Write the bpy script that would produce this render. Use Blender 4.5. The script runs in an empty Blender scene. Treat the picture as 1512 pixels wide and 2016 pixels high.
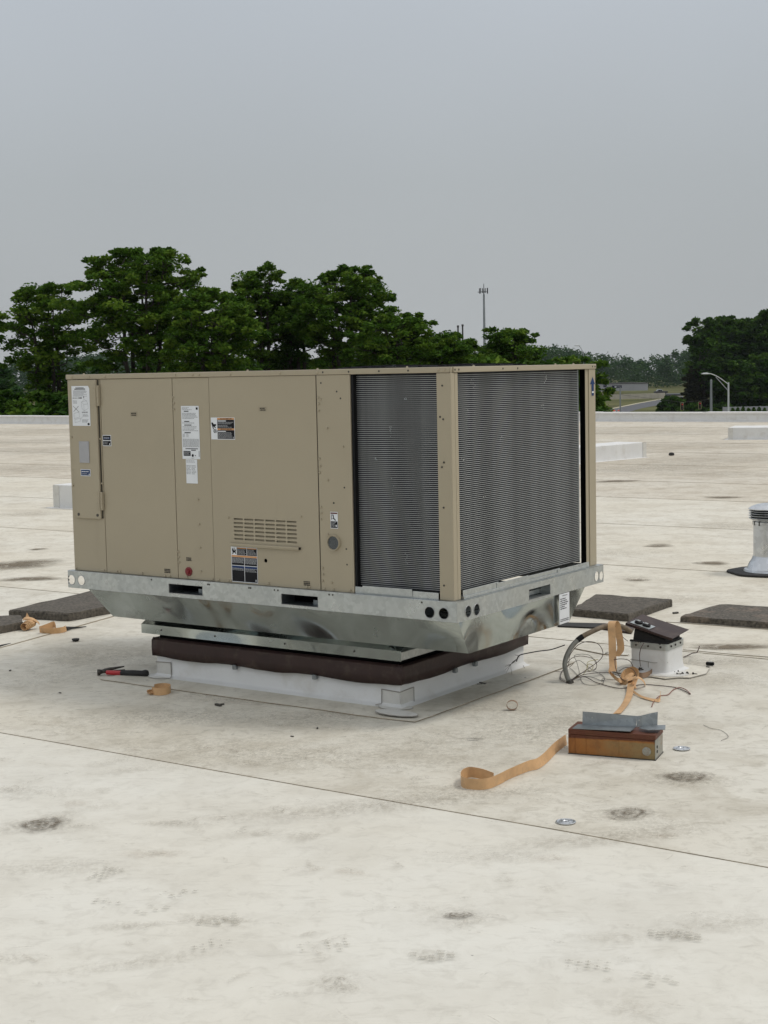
import bpy, bmesh, math, random
import numpy as np
from mathutils import Vector, Matrix
from mathutils.geometry import tessellate_polygon

R = math.radians
rnd = random.Random(7)
SC = bpy.context.scene
COL = SC.collection

# ---------------------------------------------------------------- camera
cam_d = bpy.data.cameras.new('camera')
cam = bpy.data.objects.new('camera', cam_d)
COL.objects.link(cam)
cam_d.sensor_width = 36.0
cam_d.sensor_fit = 'AUTO'
cam_d.lens = 2985.2 / 2016 * 36
cam_d.clip_start = 0.1
cam_d.clip_end = 6000
CP, CR = 0.0940, 0.0205
cam.matrix_world = (Matrix.Translation((0, 0, 1.5137)) @ Matrix.Rotation(math.pi / 2 - CP, 4, 'X')
                    @ Matrix.Rotation(-CR, 4, 'Z'))
SC.camera = cam

# ---------------------------------------------------------------- world, sun, exposure
SUN_EL, SUN_AZ = R(57), R(88)            # azimuth clockwise from +Y
w = bpy.data.worlds.new('World')
SC.world = w
w.use_nodes = True
wn, wl = w.node_tree.nodes, w.node_tree.links
wn.clear()
wout = wn.new('ShaderNodeOutputWorld')
bg = wn.new('ShaderNodeBackground')
bg.inputs['Strength'].default_value = 0.1
sky = wn.new('ShaderNodeTexSky')
sky.sky_type = 'NISHITA'
sky.sun_disc = False
sky.sun_elevation = SUN_EL
sky.sun_rotation = SUN_AZ
sky.dust_density = 6.0
sky.air_density = 1.0
# overcast layer: even grey cloud, brighter toward the zenith like a real overcast sky
tc = wn.new('ShaderNodeTexCoord')
sep = wn.new('ShaderNodeSeparateXYZ')
wl.new(tc.outputs['Generated'], sep.inputs[0])
ramp = wn.new('ShaderNodeValToRGB')
el = ramp.color_ramp.elements
el[0].position = 0.0
el[0].color = (0.428, 0.448, 0.455, 1)
el[1].position = 1.0
el[1].color = (1.00, 1.01, 1.03, 1)
e = ramp.color_ramp.elements.new(0.12); e.color = (0.432, 0.462, 0.480, 1)
e = ramp.color_ramp.elements.new(0.26); e.color = (0.500, 0.542, 0.592, 1)
wl.new(sep.outputs['Z'], ramp.inputs['Fac'])
cn = wn.new('ShaderNodeTexNoise')
cn.inputs['Scale'].default_value = 1.6
cn.inputs['Detail'].default_value = 3
wl.new(tc.outputs['Generated'], cn.inputs['Vector'])
cm = wn.new('ShaderNodeMapRange')
cm.inputs['From Min'].default_value = 0.3
cm.inputs['From Max'].default_value = 0.7
cm.inputs['To Min'].default_value = 9.2
cm.inputs['To Max'].default_value = 10.8
wl.new(cn.outputs['Fac'], cm.inputs['Value'])
vm = wn.new('ShaderNodeVectorMath')
vm.operation = 'SCALE'
wl.new(ramp.outputs['Color'], vm.inputs[0])
wl.new(cm.outputs['Result'], vm.inputs['Scale'])
mixw = wn.new('ShaderNodeMix')
mixw.data_type = 'RGBA'
mixw.inputs['Factor'].default_value = 0.95
wl.new(sky.outputs[0], mixw.inputs['A'])
wl.new(vm.outputs[0], mixw.inputs['B'])
wl.new(mixw.outputs['Result'], bg.inputs['Color'])
wl.new(bg.outputs[0], wout.inputs['Surface'])

sd = bpy.data.lights.new('sun', 'SUN')
sd.energy = 1.25
sd.angle = R(14)
sd.color = (1.0, 0.95, 0.88)
sun = bpy.data.objects.new('sun', sd)
COL.objects.link(sun)
sdir = Vector((math.sin(SUN_AZ) * math.cos(SUN_EL), math.cos(SUN_AZ) * math.cos(SUN_EL), math.sin(SUN_EL)))
sun.rotation_euler = sdir.to_track_quat('Z', 'Y').to_euler()

SC.view_settings.view_transform = 'Standard'
SC.view_settings.look = 'None'
SC.view_settings.exposure = 0.0
SC.view_settings.gamma = 1.0
SC.view_settings.use_curve_mapping = False
SC.render.engine = 'CYCLES'
SC.cycles.max_bounces = 6
SC.cycles.diffuse_bounces = 3
SC.cycles.glossy_bounces = 3
SC.cycles.transparent_max_bounces = 8
SC.cycles.volume_bounces = 0
SC.cycles.use_denoising = True

# ---------------------------------------------------------------- materials
def new_mat(name):
    m = bpy.data.materials.new(name)
    m.use_nodes = True
    nt = m.node_tree
    return m, nt.nodes, nt.links, nt.nodes['Principled BSDF']

def nz(n, l, scale, detail=4, rough=0.55, vec=None, stretch=None, dist=0.0):
    t = n.new('ShaderNodeTexNoise')
    t.inputs['Scale'].default_value = scale
    t.inputs['Detail'].default_value = detail
    t.inputs['Roughness'].default_value = rough
    t.inputs['Distortion'].default_value = dist
    if vec is None:
        c = n.new('ShaderNodeTexCoord'); vec = c.outputs['Object']
    if stretch:
        mp = n.new('ShaderNodeMapping')
        mp.inputs['Scale'].default_value = stretch
        if len(stretch) > 3: pass
        l.new(vec, mp.inputs['Vector']); vec = mp.outputs[0]
    l.new(vec, t.inputs['Vector'])
    return t.outputs['Fac']

def mr(n, l, src, a, b, c=0.0, d=1.0):
    m = n.new('ShaderNodeMapRange')
    m.inputs['From Min'].default_value = a; m.inputs['From Max'].default_value = b
    m.inputs['To Min'].default_value = c; m.inputs['To Max'].default_value = d
    l.new(src, m.inputs['Value'])
    return m.outputs['Result']

def mixc(n, l, fac, A, B, mode='MIX'):
    m = n.new('ShaderNodeMix'); m.data_type = 'RGBA'; m.blend_type = mode
    if isinstance(fac, (int, float)): m.inputs['Factor'].default_value = fac
    else: l.new(fac, m.inputs['Factor'])
    for s, v in (('A', A), ('B', B)):
        if isinstance(v, tuple): m.inputs[s].default_value = (*v, 1) if len(v) == 3 else v
        else: l.new(v, m.inputs[s])
    return m.outputs['Result']

def math_(n, l, op, a, b=None):
    m = n.new('ShaderNodeMath'); m.operation = op
    for i, v in enumerate((a, b)):
        if v is None: continue
        if isinstance(v, (int, float)): m.inputs[i].default_value = v
        else: l.new(v, m.inputs[i])
    return m.outputs[0]

def bump(n, l, b, src, strength, dist=0.01, prev=None):
    t = n.new('ShaderNodeBump')
    t.inputs['Strength'].default_value = strength
    t.inputs['Distance'].default_value = dist
    l.new(src, t.inputs['Height'])
    if prev: l.new(prev, t.inputs['Normal'])
    l.new(t.outputs[0], b.inputs['Normal'])
    return t.outputs[0]

def simple(name, col, rough=0.6, metal=0.0, var=0.12, scale=20.0, bmp=0.0, bscale=None, spec=None, dirt=None):
    m, n, l, b = new_mat(name)
    f = nz(n, l, scale)
    dark = tuple(c * (1 - var) for c in col); lite = tuple(min(1, c * (1 + var)) for c in col)
    c = mixc(n, l, mr(n, l, f, 0.3, 0.7), dark, lite)
    if dirt:
        g = nz(n, l, dirt[1], 6, 0.65)
        c = mixc(n, l, mr(n, l, g, 0.52, 0.72, 0, dirt[2]), c, dirt[0])
    l.new(c, b.inputs['Base Color'])
    b.inputs['Roughness'].default_value = rough
    b.inputs['Metallic'].default_value = metal
    if spec is not None: b.inputs['Specular IOR Level'].default_value = spec
    if bmp: bump(n, l, b, nz(n, l, bscale or scale * 3, 3), bmp, 0.005)
    return m

def galv(name, col, rough=0.38, wave=0.0, spang=60, metal=0.9, wscale=3.0, clean=False):
    m, n, l, b = new_mat(name)
    v = n.new('ShaderNodeTexVoronoi')
    v.inputs['Scale'].default_value = spang
    tcn = n.new('ShaderNodeTexCoord')
    l.new(tcn.outputs['Object'], v.inputs['Vector'])
    big = nz(n, l, 3.0, 4)
    sepc = n.new('ShaderNodeSeparateColor'); l.new(v.outputs['Color'], sepc.inputs[0])
    kk = 0.02 if clean else 0.12
    d = tuple(c * (1 - kk) for c in col); li = tuple(min(1, c * (1 + kk)) for c in col)
    c = mixc(n, l, sepc.outputs[0], d, li)
    c = mixc(n, l, mr(n, l, big, 0.3, 0.7, 0, 0.5), c, tuple(x * 0.8 for x in col))
    l.new(c, b.inputs['Base Color'])
    b.inputs['Metallic'].default_value = metal
    r = mr(n, l, nz(n, l, 7.0, 3), 0.3, 0.7, rough - 0.1, rough + 0.14)
    l.new(r, b.inputs['Roughness'])
    pr = None
    if wave:
        pr = bump(n, l, b, nz(n, l, wscale, 0), wave, 0.17 if clean else 0.05)
    if not clean: bump(n, l, b, nz(n, l, 45, 2), 0.06, 0.002, pr)
    return m

def paint(name, col):
    m, n, l, b = new_mat(name)
    c = mixc(n, l, mr(n, l, nz(n, l, 1.7, 5), 0.3, 0.7), tuple(x * 0.965 for x in col), tuple(x * 1.03 for x in col))
    g = nz(n, l, 9.0, 6, 0.7, stretch=(1, 1, 0.25))
    c = mixc(n, l, mr(n, l, g, 0.60, 0.80, 0, 0.22), c, tuple(x * 0.72 for x in col))
    sp = nz(n, l, 260, 2)
    c = mixc(n, l, mr(n, l, sp, 0.66, 0.74, 0, 0.25), c, tuple(x * 0.6 for x in col))
    l.new(c, b.inputs['Base Color'])
    b.inputs['Roughness'].default_value = 0.40
    b.inputs['Specular IOR Level'].default_value = 0.4
    p = bump(n, l, b, nz(n, l, 2.6, 1), 0.45, 0.03)
    bump(n, l, b, nz(n, l, 700, 2), 0.05, 0.001, p)
    return m

def roofmat(name, dirt, brown, clean=(0.70, 0.695, 0.655)):
    m, n, l, b = new_mat(name)
    tcn = n.new('ShaderNodeTexCoord'); O = tcn.outputs['Object']
    big = nz(n, l, 0.55, 6, 0.6, O)
    mid = nz(n, l, 3.2, 9, 0.66, O, dist=0.5)
    fine = nz(n, l, 16, 8, 0.7, O, dist=0.8)
    gr = nz(n, l, 420, 2, 0.6, O)
    d2 = tuple(x * 0.80 for x in clean)
    c = mixc(n, l, mr(n, l, big, 0.32, 0.7), clean, tuple(x * y for x, y in zip(clean, (0.94, 0.91, 0.86))))
    c = mixc(n, l, mr(n, l, mid, 0.44, 0.66, 0, dirt * .8), c, brown)
    c = mixc(n, l, mr(n, l, fine, 0.50, 0.70, 0, 0.75 * dirt), c, tuple(x * 0.80 for x in brown))
    # scuffs and wipe marks: thin streaks running in two directions
    for ang, sc, st, lo in ((0.35, 9.0, (1, 4.5, 1), 0.57), (-0.75, 6.0, (1, 6, 1), 0.59), (1.25, 11.0, (1, 4, 1), 0.58), (0.9, 3.0, (1, 16, 1), 0.63)):
        mp = n.new('ShaderNodeMapping'); mp.inputs['Rotation'].default_value = (0, 0, ang)
        mp.inputs['Scale'].default_value = st
        l.new(O, mp.inputs['Vector'])
        s = nz(n, l, sc, 5, 0.62, mp.outputs[0], dist=0.4)
        c = mixc(n, l, mr(n, l, s, lo + .02, 0.82, 0, 0.10 + dirt * 0.50), c, tuple(x * 0.74 for x in brown))
    # paler rubbed patches
    wht = nz(n, l, 5.5, 6, 0.7, O, dist=1.2)
    c = mixc(n, l, mr(n, l, wht, 0.62, 0.75, 0, 0.5), c, tuple(min(1, x * 1.10) for x in clean))
    # small dark specks
    v = n.new('ShaderNodeTexVoronoi'); v.inputs['Scale'].default_value = 7.0; l.new(O, v.inputs['Vector'])
    spk = mr(n, l, v.outputs['Distance'], 0.018, 0.04, 1, 0)
    sepc = n.new('ShaderNodeSeparateColor'); l.new(v.outputs['Color'], sepc.inputs[0])
    spk = math_(n, l, 'MULTIPLY', spk, mr(n, l, sepc.outputs[0], 0.80, 0.84))
    c = mixc(n, l, spk, c, (0.10, 0.09, 0.075))
    c = mixc(n, l, mr(n, l, gr, 0.35, 0.65, 0, 0.10), c, tuple(x * 0.8 for x in clean))
    l.new(c, b.inputs['Base Color'])
    b.inputs['Roughness'].default_value = 0.72
    b.inputs['Specular IOR Level'].default_value = 0.25
    p = bump(n, l, b, nz(n, l, 1.1, 3, 0.5, O), 0.5, 0.03)
    p = bump(n, l, b, mid, 0.18, 0.02, p)
    bump(n, l, b, gr, 0.22, 0.002, p)
    return m

M = {}
M['paint'] = paint('beige_paint', (0.375, 0.325, 0.232))
M['door_shadow'] = simple('painted_door_shadow', (0.05, 0.042, 0.03), 0.8)  # the door's shadow, put into the colour
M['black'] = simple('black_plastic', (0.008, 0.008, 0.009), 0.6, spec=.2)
M['rubber'] = simple('black_rubber', (0.022, 0.021, 0.020), 0.8, var=0.3, bmp=0.3)
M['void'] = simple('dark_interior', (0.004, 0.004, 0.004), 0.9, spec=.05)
M['galv'] = galv('galvanised_steel', (0.47, 0.495, 0.49), 0.34, metal=0.8)
M['pan'] = galv('galvanised_sheet', (0.43, 0.47, 0.455), 0.15, wave=1.0, spang=35, metal=0.95, wscale=2.9, clean=True)
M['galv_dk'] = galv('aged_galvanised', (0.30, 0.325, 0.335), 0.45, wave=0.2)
M['alu'] = galv('spun_aluminium', (0.62, 0.64, 0.66), 0.33, spang=25)
M['fin'] = simple('coil_fins', (0.032, 0.034, 0.040), 0.7, 0.0, var=0.35, scale=14, spec=.2)
M['tube'] = simple('coil_tube_aluminium', (0.33, 0.34, 0.335), 0.5, 0.3, var=0.22, scale=12)
M['brown'] = simple('brown_metal', (0.040, 0.022, 0.019), 0.48, var=0.2, spec=.35, scale=9, bmp=0.1, dirt=((0.11, 0.085, 0.065), 14, 0.5))
M['curb'] = simple('white_membrane', (0.70, 0.70, 0.685), 0.55, var=0.04, scale=4, bmp=0.12, bscale=30, dirt=((0.50, 0.47, 0.41), 5, 0.5))
M['patch'] = simple('membrane_patch', (0.62, 0.61, 0.57), 0.5, var=0.05, scale=10, bmp=0.3, bscale=40, dirt=((0.45, 0.42, 0.36), 16, 0.5))
M['caulk'] = simple('seam_sealant', (0.30, 0.28, 0.25), 0.7)
M['white'] = simple('label_white', (0.72, 0.74, 0.76), 0.45, var=0.03)
M['ink'] = simple('label_ink', (0.02, 0.02, 0.022), 0.75, spec=0.1)
M['greytxt'] = simple('label_grey_print', (0.33, 0.34, 0.35), 0.5)
M['orange'] = simple('label_orange', (0.56, 0.27, 0.10), 0.5)
M['blue'] = simple('label_blue', (0.030, 0.055, 0.14), 0.75, spec=0.1)
M['maroon'] = simple('label_maroon', (0.12, 0.02, 0.015), 0.75, spec=0.1)
M['greyplate'] = simple('grey_plate', (0.36, 0.36, 0.37), 0.5, var=0.06)
M['red'] = simple('red_plastic', (0.16, 0.008, 0.012), 0.35, var=0.15)
M['hamred'] = simple('hammer_red', (0.42, 0.02, 0.025), 0.4, var=0.15)
M['steel'] = simple('dark_forged_steel', (0.07, 0.065, 0.055), 0.5, 0.4, var=0.35, scale=60)
M['bolt'] = simple('zinc_screw', (0.42, 0.43, 0.42), 0.4, 0.7)
M['tape'] = simple('kraft_tape', (0.58, 0.355, 0.175), 0.62, var=0.16, scale=14, bmp=0.12, dirt=((0.36, 0.25, 0.15), 30, 0.5))
M['tape2'] = simple('kraft_tape_brown', (0.26, 0.165, 0.10), 0.65, var=0.1, scale=30)
M['paver'] = simple('concrete_paver', (0.088, 0.077, 0.062), 0.9, var=0.55, scale=55, bmp=1.0, bscale=90, dirt=((0.14, 0.12, 0.095), 9, 0.5))
M['paver2'] = simple('weathered_paver', (0.095, 0.084, 0.068), 0.9, var=0.6, scale=55, bmp=1.0, bscale=80, dirt=((0.26, 0.19, 0.14), 7, 0.6))
M['conduit'] = simple('grey_flex_conduit', (0.20, 0.20, 0.18), 0.6, var=0.15, dirt=((0.16, 0.12, 0.08), 20, 0.7))
M['conduit2'] = simple('weathered_conduit', (0.17, 0.13, 0.085), 0.65, var=0.25, scale=40)
M['wire'] = simple('brown_wire', (0.06, 0.035, 0.028), 0.45)
M['wire2'] = simple('copper_red_wire', (0.22, 0.07, 0.045), 0.45)
M['wire3'] = simple('grey_wire', (0.16, 0.15, 0.13), 0.5)
M['wire4'] = simple('yellow_wire', (0.34, 0.30, 0.08), 0.5)
M['concrete'] = simple('concrete_barrier', (0.46, 0.42, 0.35), 0.85, var=0.12, scale=0.7)
M['asphalt'] = simple('asphalt', (0.075, 0.078, 0.085), 0.85, var=0.15, scale=0.3)
M['linewhite'] = simple('road_line', (0.42, 0.38, 0.26), 0.8)
M['grass'] = simple('grass', (0.088, 0.092, 0.032), 0.95, var=0.4, scale=0.05, dirt=((0.11, 0.085, 0.04), 0.02, 0.6), spec=.1)
M['bwall'] = simple('grey_building_wall', (0.36, 0.36, 0.38), 0.7, var=0.08, scale=0.2)
M['pole'] = simple('galvanised_pole', (0.26, 0.28, 0.29), 0.5, 0.3, var=0.1, scale=1)
M['poledark'] = simple('dark_pole', (0.045, 0.042, 0.04), 0.8)
M['lampwhite'] = simple('pale_lamp_metal', (0.60, 0.62, 0.62), 0.5, 0.1)
M['sigyel'] = simple('signal_yellow_border', (0.40, 0.35, 0.20), 0.6)
M['signavy'] = simple('sign_navy', (0.018, 0.016, 0.045), 0.5)
M['orangeb'] = simple('barrel_orange', (0.75, 0.10, 0.03), 0.5)
M['bark'] = simple('bark', (0.045, 0.037, 0.030), 0.95, var=0.3, scale=3)
M['roof_near'] = roofmat('roof_membrane_clean', 0.46, (0.50, 0.47, 0.40), (0.700, 0.687, 0.625))
M['roof_mid'] = roofmat('roof_membrane_worn', 0.72, (0.42, 0.38, 0.30), (0.665, 0.645, 0.575))
M['roof_far'] = roofmat('roof_membrane_aged', 0.70, (0.44, 0.39, 0.305), (0.68, 0.655, 0.575))
M['roof_brown'] = roofmat('roof_membrane_stained', 0.95, (0.41, 0.355, 0.275), (0.62, 0.585, 0.505))
M['lap'] = simple('dirty_lap_edge', (0.33, 0.28, 0.21), 0.85, var=0.3, scale=8)
M['foam'] = simple('flashing_sealant', (0.78, 0.77, 0.745), 0.5, var=0.05)

def rustmat():
    m, n, l, b = new_mat('rusty_steel')
    tcn = n.new('ShaderNodeTexCoord'); O = tcn.outputs['Object']
    f = nz(n, l, 6, 7, 0.65, O, dist=0.6)
    g = nz(n, l, 22, 6, 0.7, O)
    sp = n.new('ShaderNodeSeparateXYZ'); l.new(O, sp.inputs[0])
    grad = mr(n, l, sp.outputs['X'], -0.155, 0.155, 0.0, 1.0)        # left end rustier
    k = math_(n, l, 'ADD', math_(n, l, 'MULTIPLY', f, 0.9), math_(n, l, 'MULTIPLY', grad, -0.55))
    zz = mr(n, l, sp.outputs['Z'], 0.060, 0.075, 0.0, 0.8)
    k = math_(n, l, 'ADD', k, zz)
    c = mixc(n, l, mr(n, l, k, -0.10, 0.35), (0.25, 0.185, 0.080), (0.33, 0.130, 0.026))
    c = mixc(n, l, mr(n, l, k, 0.35, 0.62), c, (0.105, 0.030, 0.012))
    c = mixc(n, l, mr(n, l, g, 0.5, 0.75, 0, 0.55), c, (0.12, 0.05, 0.018))
    l.new(c, b.inputs['Base Color'])
    b.inputs['Roughness'].default_value = 0.55
    b.inputs['Metallic'].default_value = 0.15
    bump(n, l, b, g, 0.3, 0.003)
    return m
M['rust'] = rustmat()
M['boxend'] = simple('grey_box_end', (0.30, 0.30, 0.26), 0.55, var=0.15, dirt=((0.20, 0.11, 0.04), 20, 0.7))

def stainmat(name, col, amt, ring=0.0, lo=0.30, nsc=38):
    m, n, l, b = new_mat(name)
    at = n.new('ShaderNodeAttribute'); at.attribute_name = 'rad'
    tcn = n.new('ShaderNodeTexCoord'); O = tcn.outputs['Object']
    f = nz(n, l, nsc, 8, 0.72, O, dist=1.0)
    k = math_(n, l, 'SUBTRACT', 1.0, at.outputs['Fac'])
    k = mr(n, l, k, 0.0, 0.40 if ring > .5 else .75, 0.0, 1.0)
    if ring:
        wv = n.new('ShaderNodeMath'); wv.operation = 'SINE'
        l.new(math_(n, l, 'ADD', math_(n, l, 'MULTIPLY', at.outputs['Fac'], 17.0), math_(n, l, 'MULTIPLY', f, 9.0)), wv.inputs[0])
        k = math_(n, l, 'MULTIPLY', k, mr(n, l, wv.outputs[0], -1, 1, 1 - ring, 1))
    a = math_(n, l, 'MULTIPLY', k, mr(n, l, f, lo, lo + 0.3, 0.0, 1.0))
    a = math_(n, l, 'MULTIPLY', a, amt)
    l.new(a, b.inputs['Alpha'])
    c = mixc(n, l, f, col, tuple(x * 1.6 for x in col))
    l.new(c, b.inputs['Base Color'])
    b.inputs['Roughness'].default_value = 0.85
    return m
M['st_dark'] = stainmat('dark_dirt', (0.085, 0.064, 0.040), 0.92, 0.75, 0.34, 42)
M['st_ring'] = stainmat('speckled_dirt', (0.13, 0.105, 0.07), 0.85, 0.8, 0.47, 90)
M['st_mud'] = stainmat('mud_stain', (0.13, 0.105, 0.07), 0.95, 0.0, 0.27, 9)
M['st_soft'] = stainmat('soft_dirt', (0.20, 0.17, 0.125), 0.50, 0.0, 0.42, 45)
M['st_faint'] = stainmat('faint_dirt', (0.26, 0.23, 0.18), 0.45, 0.2, 0.44, 55)
M['st_brown'] = stainmat('brown_dirt', (0.22, 0.155, 0.095), 0.4, 0.0, 0.42, 50)
M['tread'] = stainmat('tread_dust', (0.27, 0.255, 0.21), 0.42, 0.0, 0.22, 60)

def leafmat(name, c1, c2, c3):
    m, n, l, b = new_mat(name)
    at = n.new('ShaderNodeAttribute'); at.attribute_name = 'tint'
    c = mixc(n, l, mr(n, l, at.outputs['Fac'], 0.0, 0.5), c1, c2)
    c = mixc(n, l, mr(n, l, at.outputs['Fac'], 0.5, 1.0), c, c3)
    l.new(c, b.inputs['Base Color'])
    b.inputs['Roughness'].default_value = 0.7
    b.inputs['Specular IOR Level'].default_value = 0.06
    tr = n.new('ShaderNodeBsdfTranslucent'); l.new(c, tr.inputs['Color'])
    mx = n.new('ShaderNodeMixShader'); mx.inputs[0].default_value = 0.28
    l.new(b.outputs[0], mx.inputs[1]); l.new(tr.outputs[0], mx.inputs[2])
    l.new(mx.outputs[0], n['Material Output'].inputs['Surface'])
    return m
M['leaf'] = leafmat('locust_leaves', (0.022, 0.058, 0.007), (0.060, 0.130, 0.013), (0.145, 0.222, 0.026))
M['leafdark'] = leafmat('dark_leaves', (0.015, 0.044, 0.008), (0.038, 0.092, 0.012), (0.090, 0.160, 0.022))
M['leafbrown'] = leafmat('conifer_needles', (0.018, 0.024, 0.010), (0.030, 0.034, 0.014), (0.050, 0.050, 0.022))
M['leaffar'] = leafmat('far_leaves', (0.013, 0.042, 0.012), (0.028, 0.072, 0.018), (0.056, 0.108, 0.024))

# ---------------------------------------------------------------- mesh helpers
NEAR = Vector((0.2894, 6.3079, 0))
YAW = -0.6062
UF = Matrix.Translation(NEAR) @ Matrix.Rotation(YAW, 4, 'Z')      # frame of the big unit: x along its front, y into depth
ID = Matrix.Identity(4)

def tag(o, label=None, cat=None, group=None, kind=None):
    if label: o['label'] = label
    if cat: o['category'] = cat
    if group: o['group'] = group
    if kind: o['kind'] = kind
    return o

def thing(name, M0, label, cat, group=None):
    o = bpy.data.objects.new(name, None)
    o.empty_display_size = 0.2
    COL.objects.link(o)
    o.matrix_world = M0
    WM[o.name] = M0.copy()
    return tag(o, label, cat, group)
WM = {}

class MB:
    def __init__(s, frame=ID):
        s.v, s.f, s.m, s.F = [], [], [], frame
        s.att = None
    def quad(s, pts, m=0):
        i = len(s.v); s.v += [Vector(p) for p in pts]; s.f.append(tuple(range(i, i + len(pts)))); s.m.append(m)
    def box(s, x0, x1, y0, y1, z0, z1, m=0, T=None):
        i = len(s.v)
        P = [(x0, y0, z0), (x1, y0, z0), (x1, y1, z0), (x0, y1, z0), (x0, y0, z1), (x1, y0, z1), (x1, y1, z1), (x0, y1, z1)]
        s.v += [(T @ Vector(p)) if T else Vector(p) for p in P]
        for q in ((0, 3, 2, 1), (4, 5, 6, 7), (0, 1, 5, 4), (1, 2, 6, 5), (2, 3, 7, 6), (3, 0, 4, 7)):
            s.f.append(tuple(i + k for k in q)); s.m.append(m)
        return s
    def hexa(s, P, m=0):
        i = len(s.v); s.v += [Vector(p) for p in P]
        for q in ((0, 3, 2, 1), (4, 5, 6, 7), (0, 1, 5, 4), (1, 2, 6, 5), (2, 3, 7, 6), (3, 0, 4, 7)):
            s.f.append(tuple(i + k for k in q)); s.m.append(m)
        return s
    def tube(s, pts, r, n=8, m=0, cap=True, squash=None):
        pts = [Vector(p) for p in pts]
        rs = r if isinstance(r, (list, tuple)) else [r] * len(pts)
        i0 = len(s.v)
        up = None
        for k, p in enumerate(pts):
            d = (pts[min(k + 1, len(pts) - 1)] - pts[max(k - 1, 0)])
            d = d.normalized() if d.length > 1e-9 else Vector((0, 0, 1))
            if up is None:
                up = d.orthogonal().normalized()
            up = (up - d * up.dot(d))
            up = up.normalized() if up.length > 1e-6 else d.orthogonal().normalized()
            sd_ = d.cross(up)
            for j in range(n):
                t = 2 * math.pi * j / n
                s.v.append(p + (up * math.cos(t) + sd_ * math.sin(t)) * rs[k])
        for k in range(len(pts) - 1):
            for j in range(n):
                a = i0 + k * n + j; b_ = i0 + k * n + (j + 1) % n
                s.f.append((a, b_, b_ + n, a + n)); s.m.append(m)
        if cap:
            s.f.append(tuple(i0 + j for j in reversed(range(n)))); s.m.append(m)
            e_ = i0 + (len(pts) - 1) * n
            s.f.append(tuple(e_ + j for j in range(n))); s.m.append(m)
        return s
    def lathe(s, prof, c=(0, 0, 0), n=32, m=0, axis=None):
        i0 = len(s.v); c = Vector(c)
        for (r_, z_) in prof:
            for j in range(n):
                t = 2 * math.pi * j / n
                p = Vector((r_ * math.cos(t), r_ * math.sin(t), z_))
                s.v.append(c + (axis @ p if axis else p))
        for k in range(len(prof) - 1):
            for j in range(n):
                a = i0 + k * n + j; b_ = i0 + k * n + (j + 1) % n
                s.f.append((a, b_, b_ + n, a + n)); s.m.append(m)
        if prof[0][0] > 1e-6:
            s.f.append(tuple(i0 + j for j in reversed(range(n)))); s.m.append(m)
        if prof[-1][0] > 1e-6:
            e_ = i0 + (len(prof) - 1) * n
            s.f.append(tuple(e_ + j for j in range(n))); s.m.append(m)
        return s
    def plate(s, outer, holes, fn, t, m=0, mh=None):
        """flat sheet with holes; fn(u, v, w) -> point, w is depth 0..t"""
        loops = [outer] + holes
        tri = tessellate_polygon([[Vector((a, b_, 0)) for a, b_ in lp] for lp in loops])
        flat = [p for lp in loops for p in lp]
        i0 = len(s.v); N_ = len(flat)
        s.v += [Vector(fn(a, b_, 0)) for a, b_ in flat]
        s.v += [Vector(fn(a, b_, t)) for a, b_ in flat]
        for q in tri:
            s.f.append(tuple(i0 + k for k in q)); s.m.append(m)
            s.f.append(tuple(i0 + N_ + k for k in reversed(q))); s.m.append(m)
        k0 = 0
        for li, lp in enumerate(loops):
            L_ = len(lp)
            for j in range(L_):
                a = i0 + k0 + j; b_ = i0 + k0 + (j + 1) % L_
                s.f.append((a, b_, b_ + N_, a + N_)); s.m.append(m if (li == 0 or mh is None) else mh)
            k0 += L_
        return s
    def build(s, name, mats, parent=None, smooth=False, bevel=0.0, base=None, seg=1, solid=0.0, weld=False):
        if not isinstance(mats, (list, tuple)): mats = [mats]
        V = [s.F @ v for v in s.v]
        if parent is not None:
            inv = WM[parent.name].inverted()
            T = inv
            loc = None
        else:
            if base is None:
                xs = [v.x for v in V]; ys = [v.y for v in V]; zs = [v.z for v in V]
                loc = Vector(((min(xs) + max(xs)) / 2, (min(ys) + max(ys)) / 2, min(zs)))
            else: loc = Vector(base)
            T = Matrix.Translation(-loc)
        me = bpy.data.meshes.new(name)
        me.from_pydata([tuple(T @ v) for v in V], [], s.f)
        for m_ in mats: me.materials.append(M[m_] if isinstance(m_, str) else m_)
        if len(mats) > 1: me.polygons.foreach_set('material_index', s.m)
        if s.att is not None:
            a = me.attributes.new('rad', 'FLOAT', 'POINT'); a.data.foreach_set('value', s.att)
        bm = bmesh.new(); bm.from_mesh(me)
        if weld: bmesh.ops.remove_doubles(bm, verts=bm.verts, dist=2e-5)
        if not s.att: bmesh.ops.recalc_face_normals(bm, faces=bm.faces)
        bm.to_mesh(me); bm.free()
        if smooth:
            me.polygons.foreach_set('use_smooth', [True] * len(me.polygons))
            try: me.set_sharp_from_angle(angle=R(38))
            except Exception: pass
        o = bpy.data.objects.new(name, me)
        COL.objects.link(o)
        if parent is not None:
            o.parent = parent
            WM[o.name] = WM[parent.name].copy()
        else:
            o.location = loc
            WM[o.name] = Matrix.Translation(loc)
        if bevel:
            b_ = o.modifiers.new('bevel', 'BEVEL'); b_.width = bevel; b_.segments = seg; b_.limit_method = 'ANGLE'; b_.angle_limit = R(40)
        if solid:
            b_ = o.modifiers.new('thickness', 'SOLIDIFY'); b_.thickness = solid; b_.offset = 0
        return o

def dup(o, parent, loc, rot=None):
    c = o.copy(); COL.objects.link(c); c.parent = parent; c.location = loc
    if rot is not None: c.rotation_euler = rot
    return c

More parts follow.
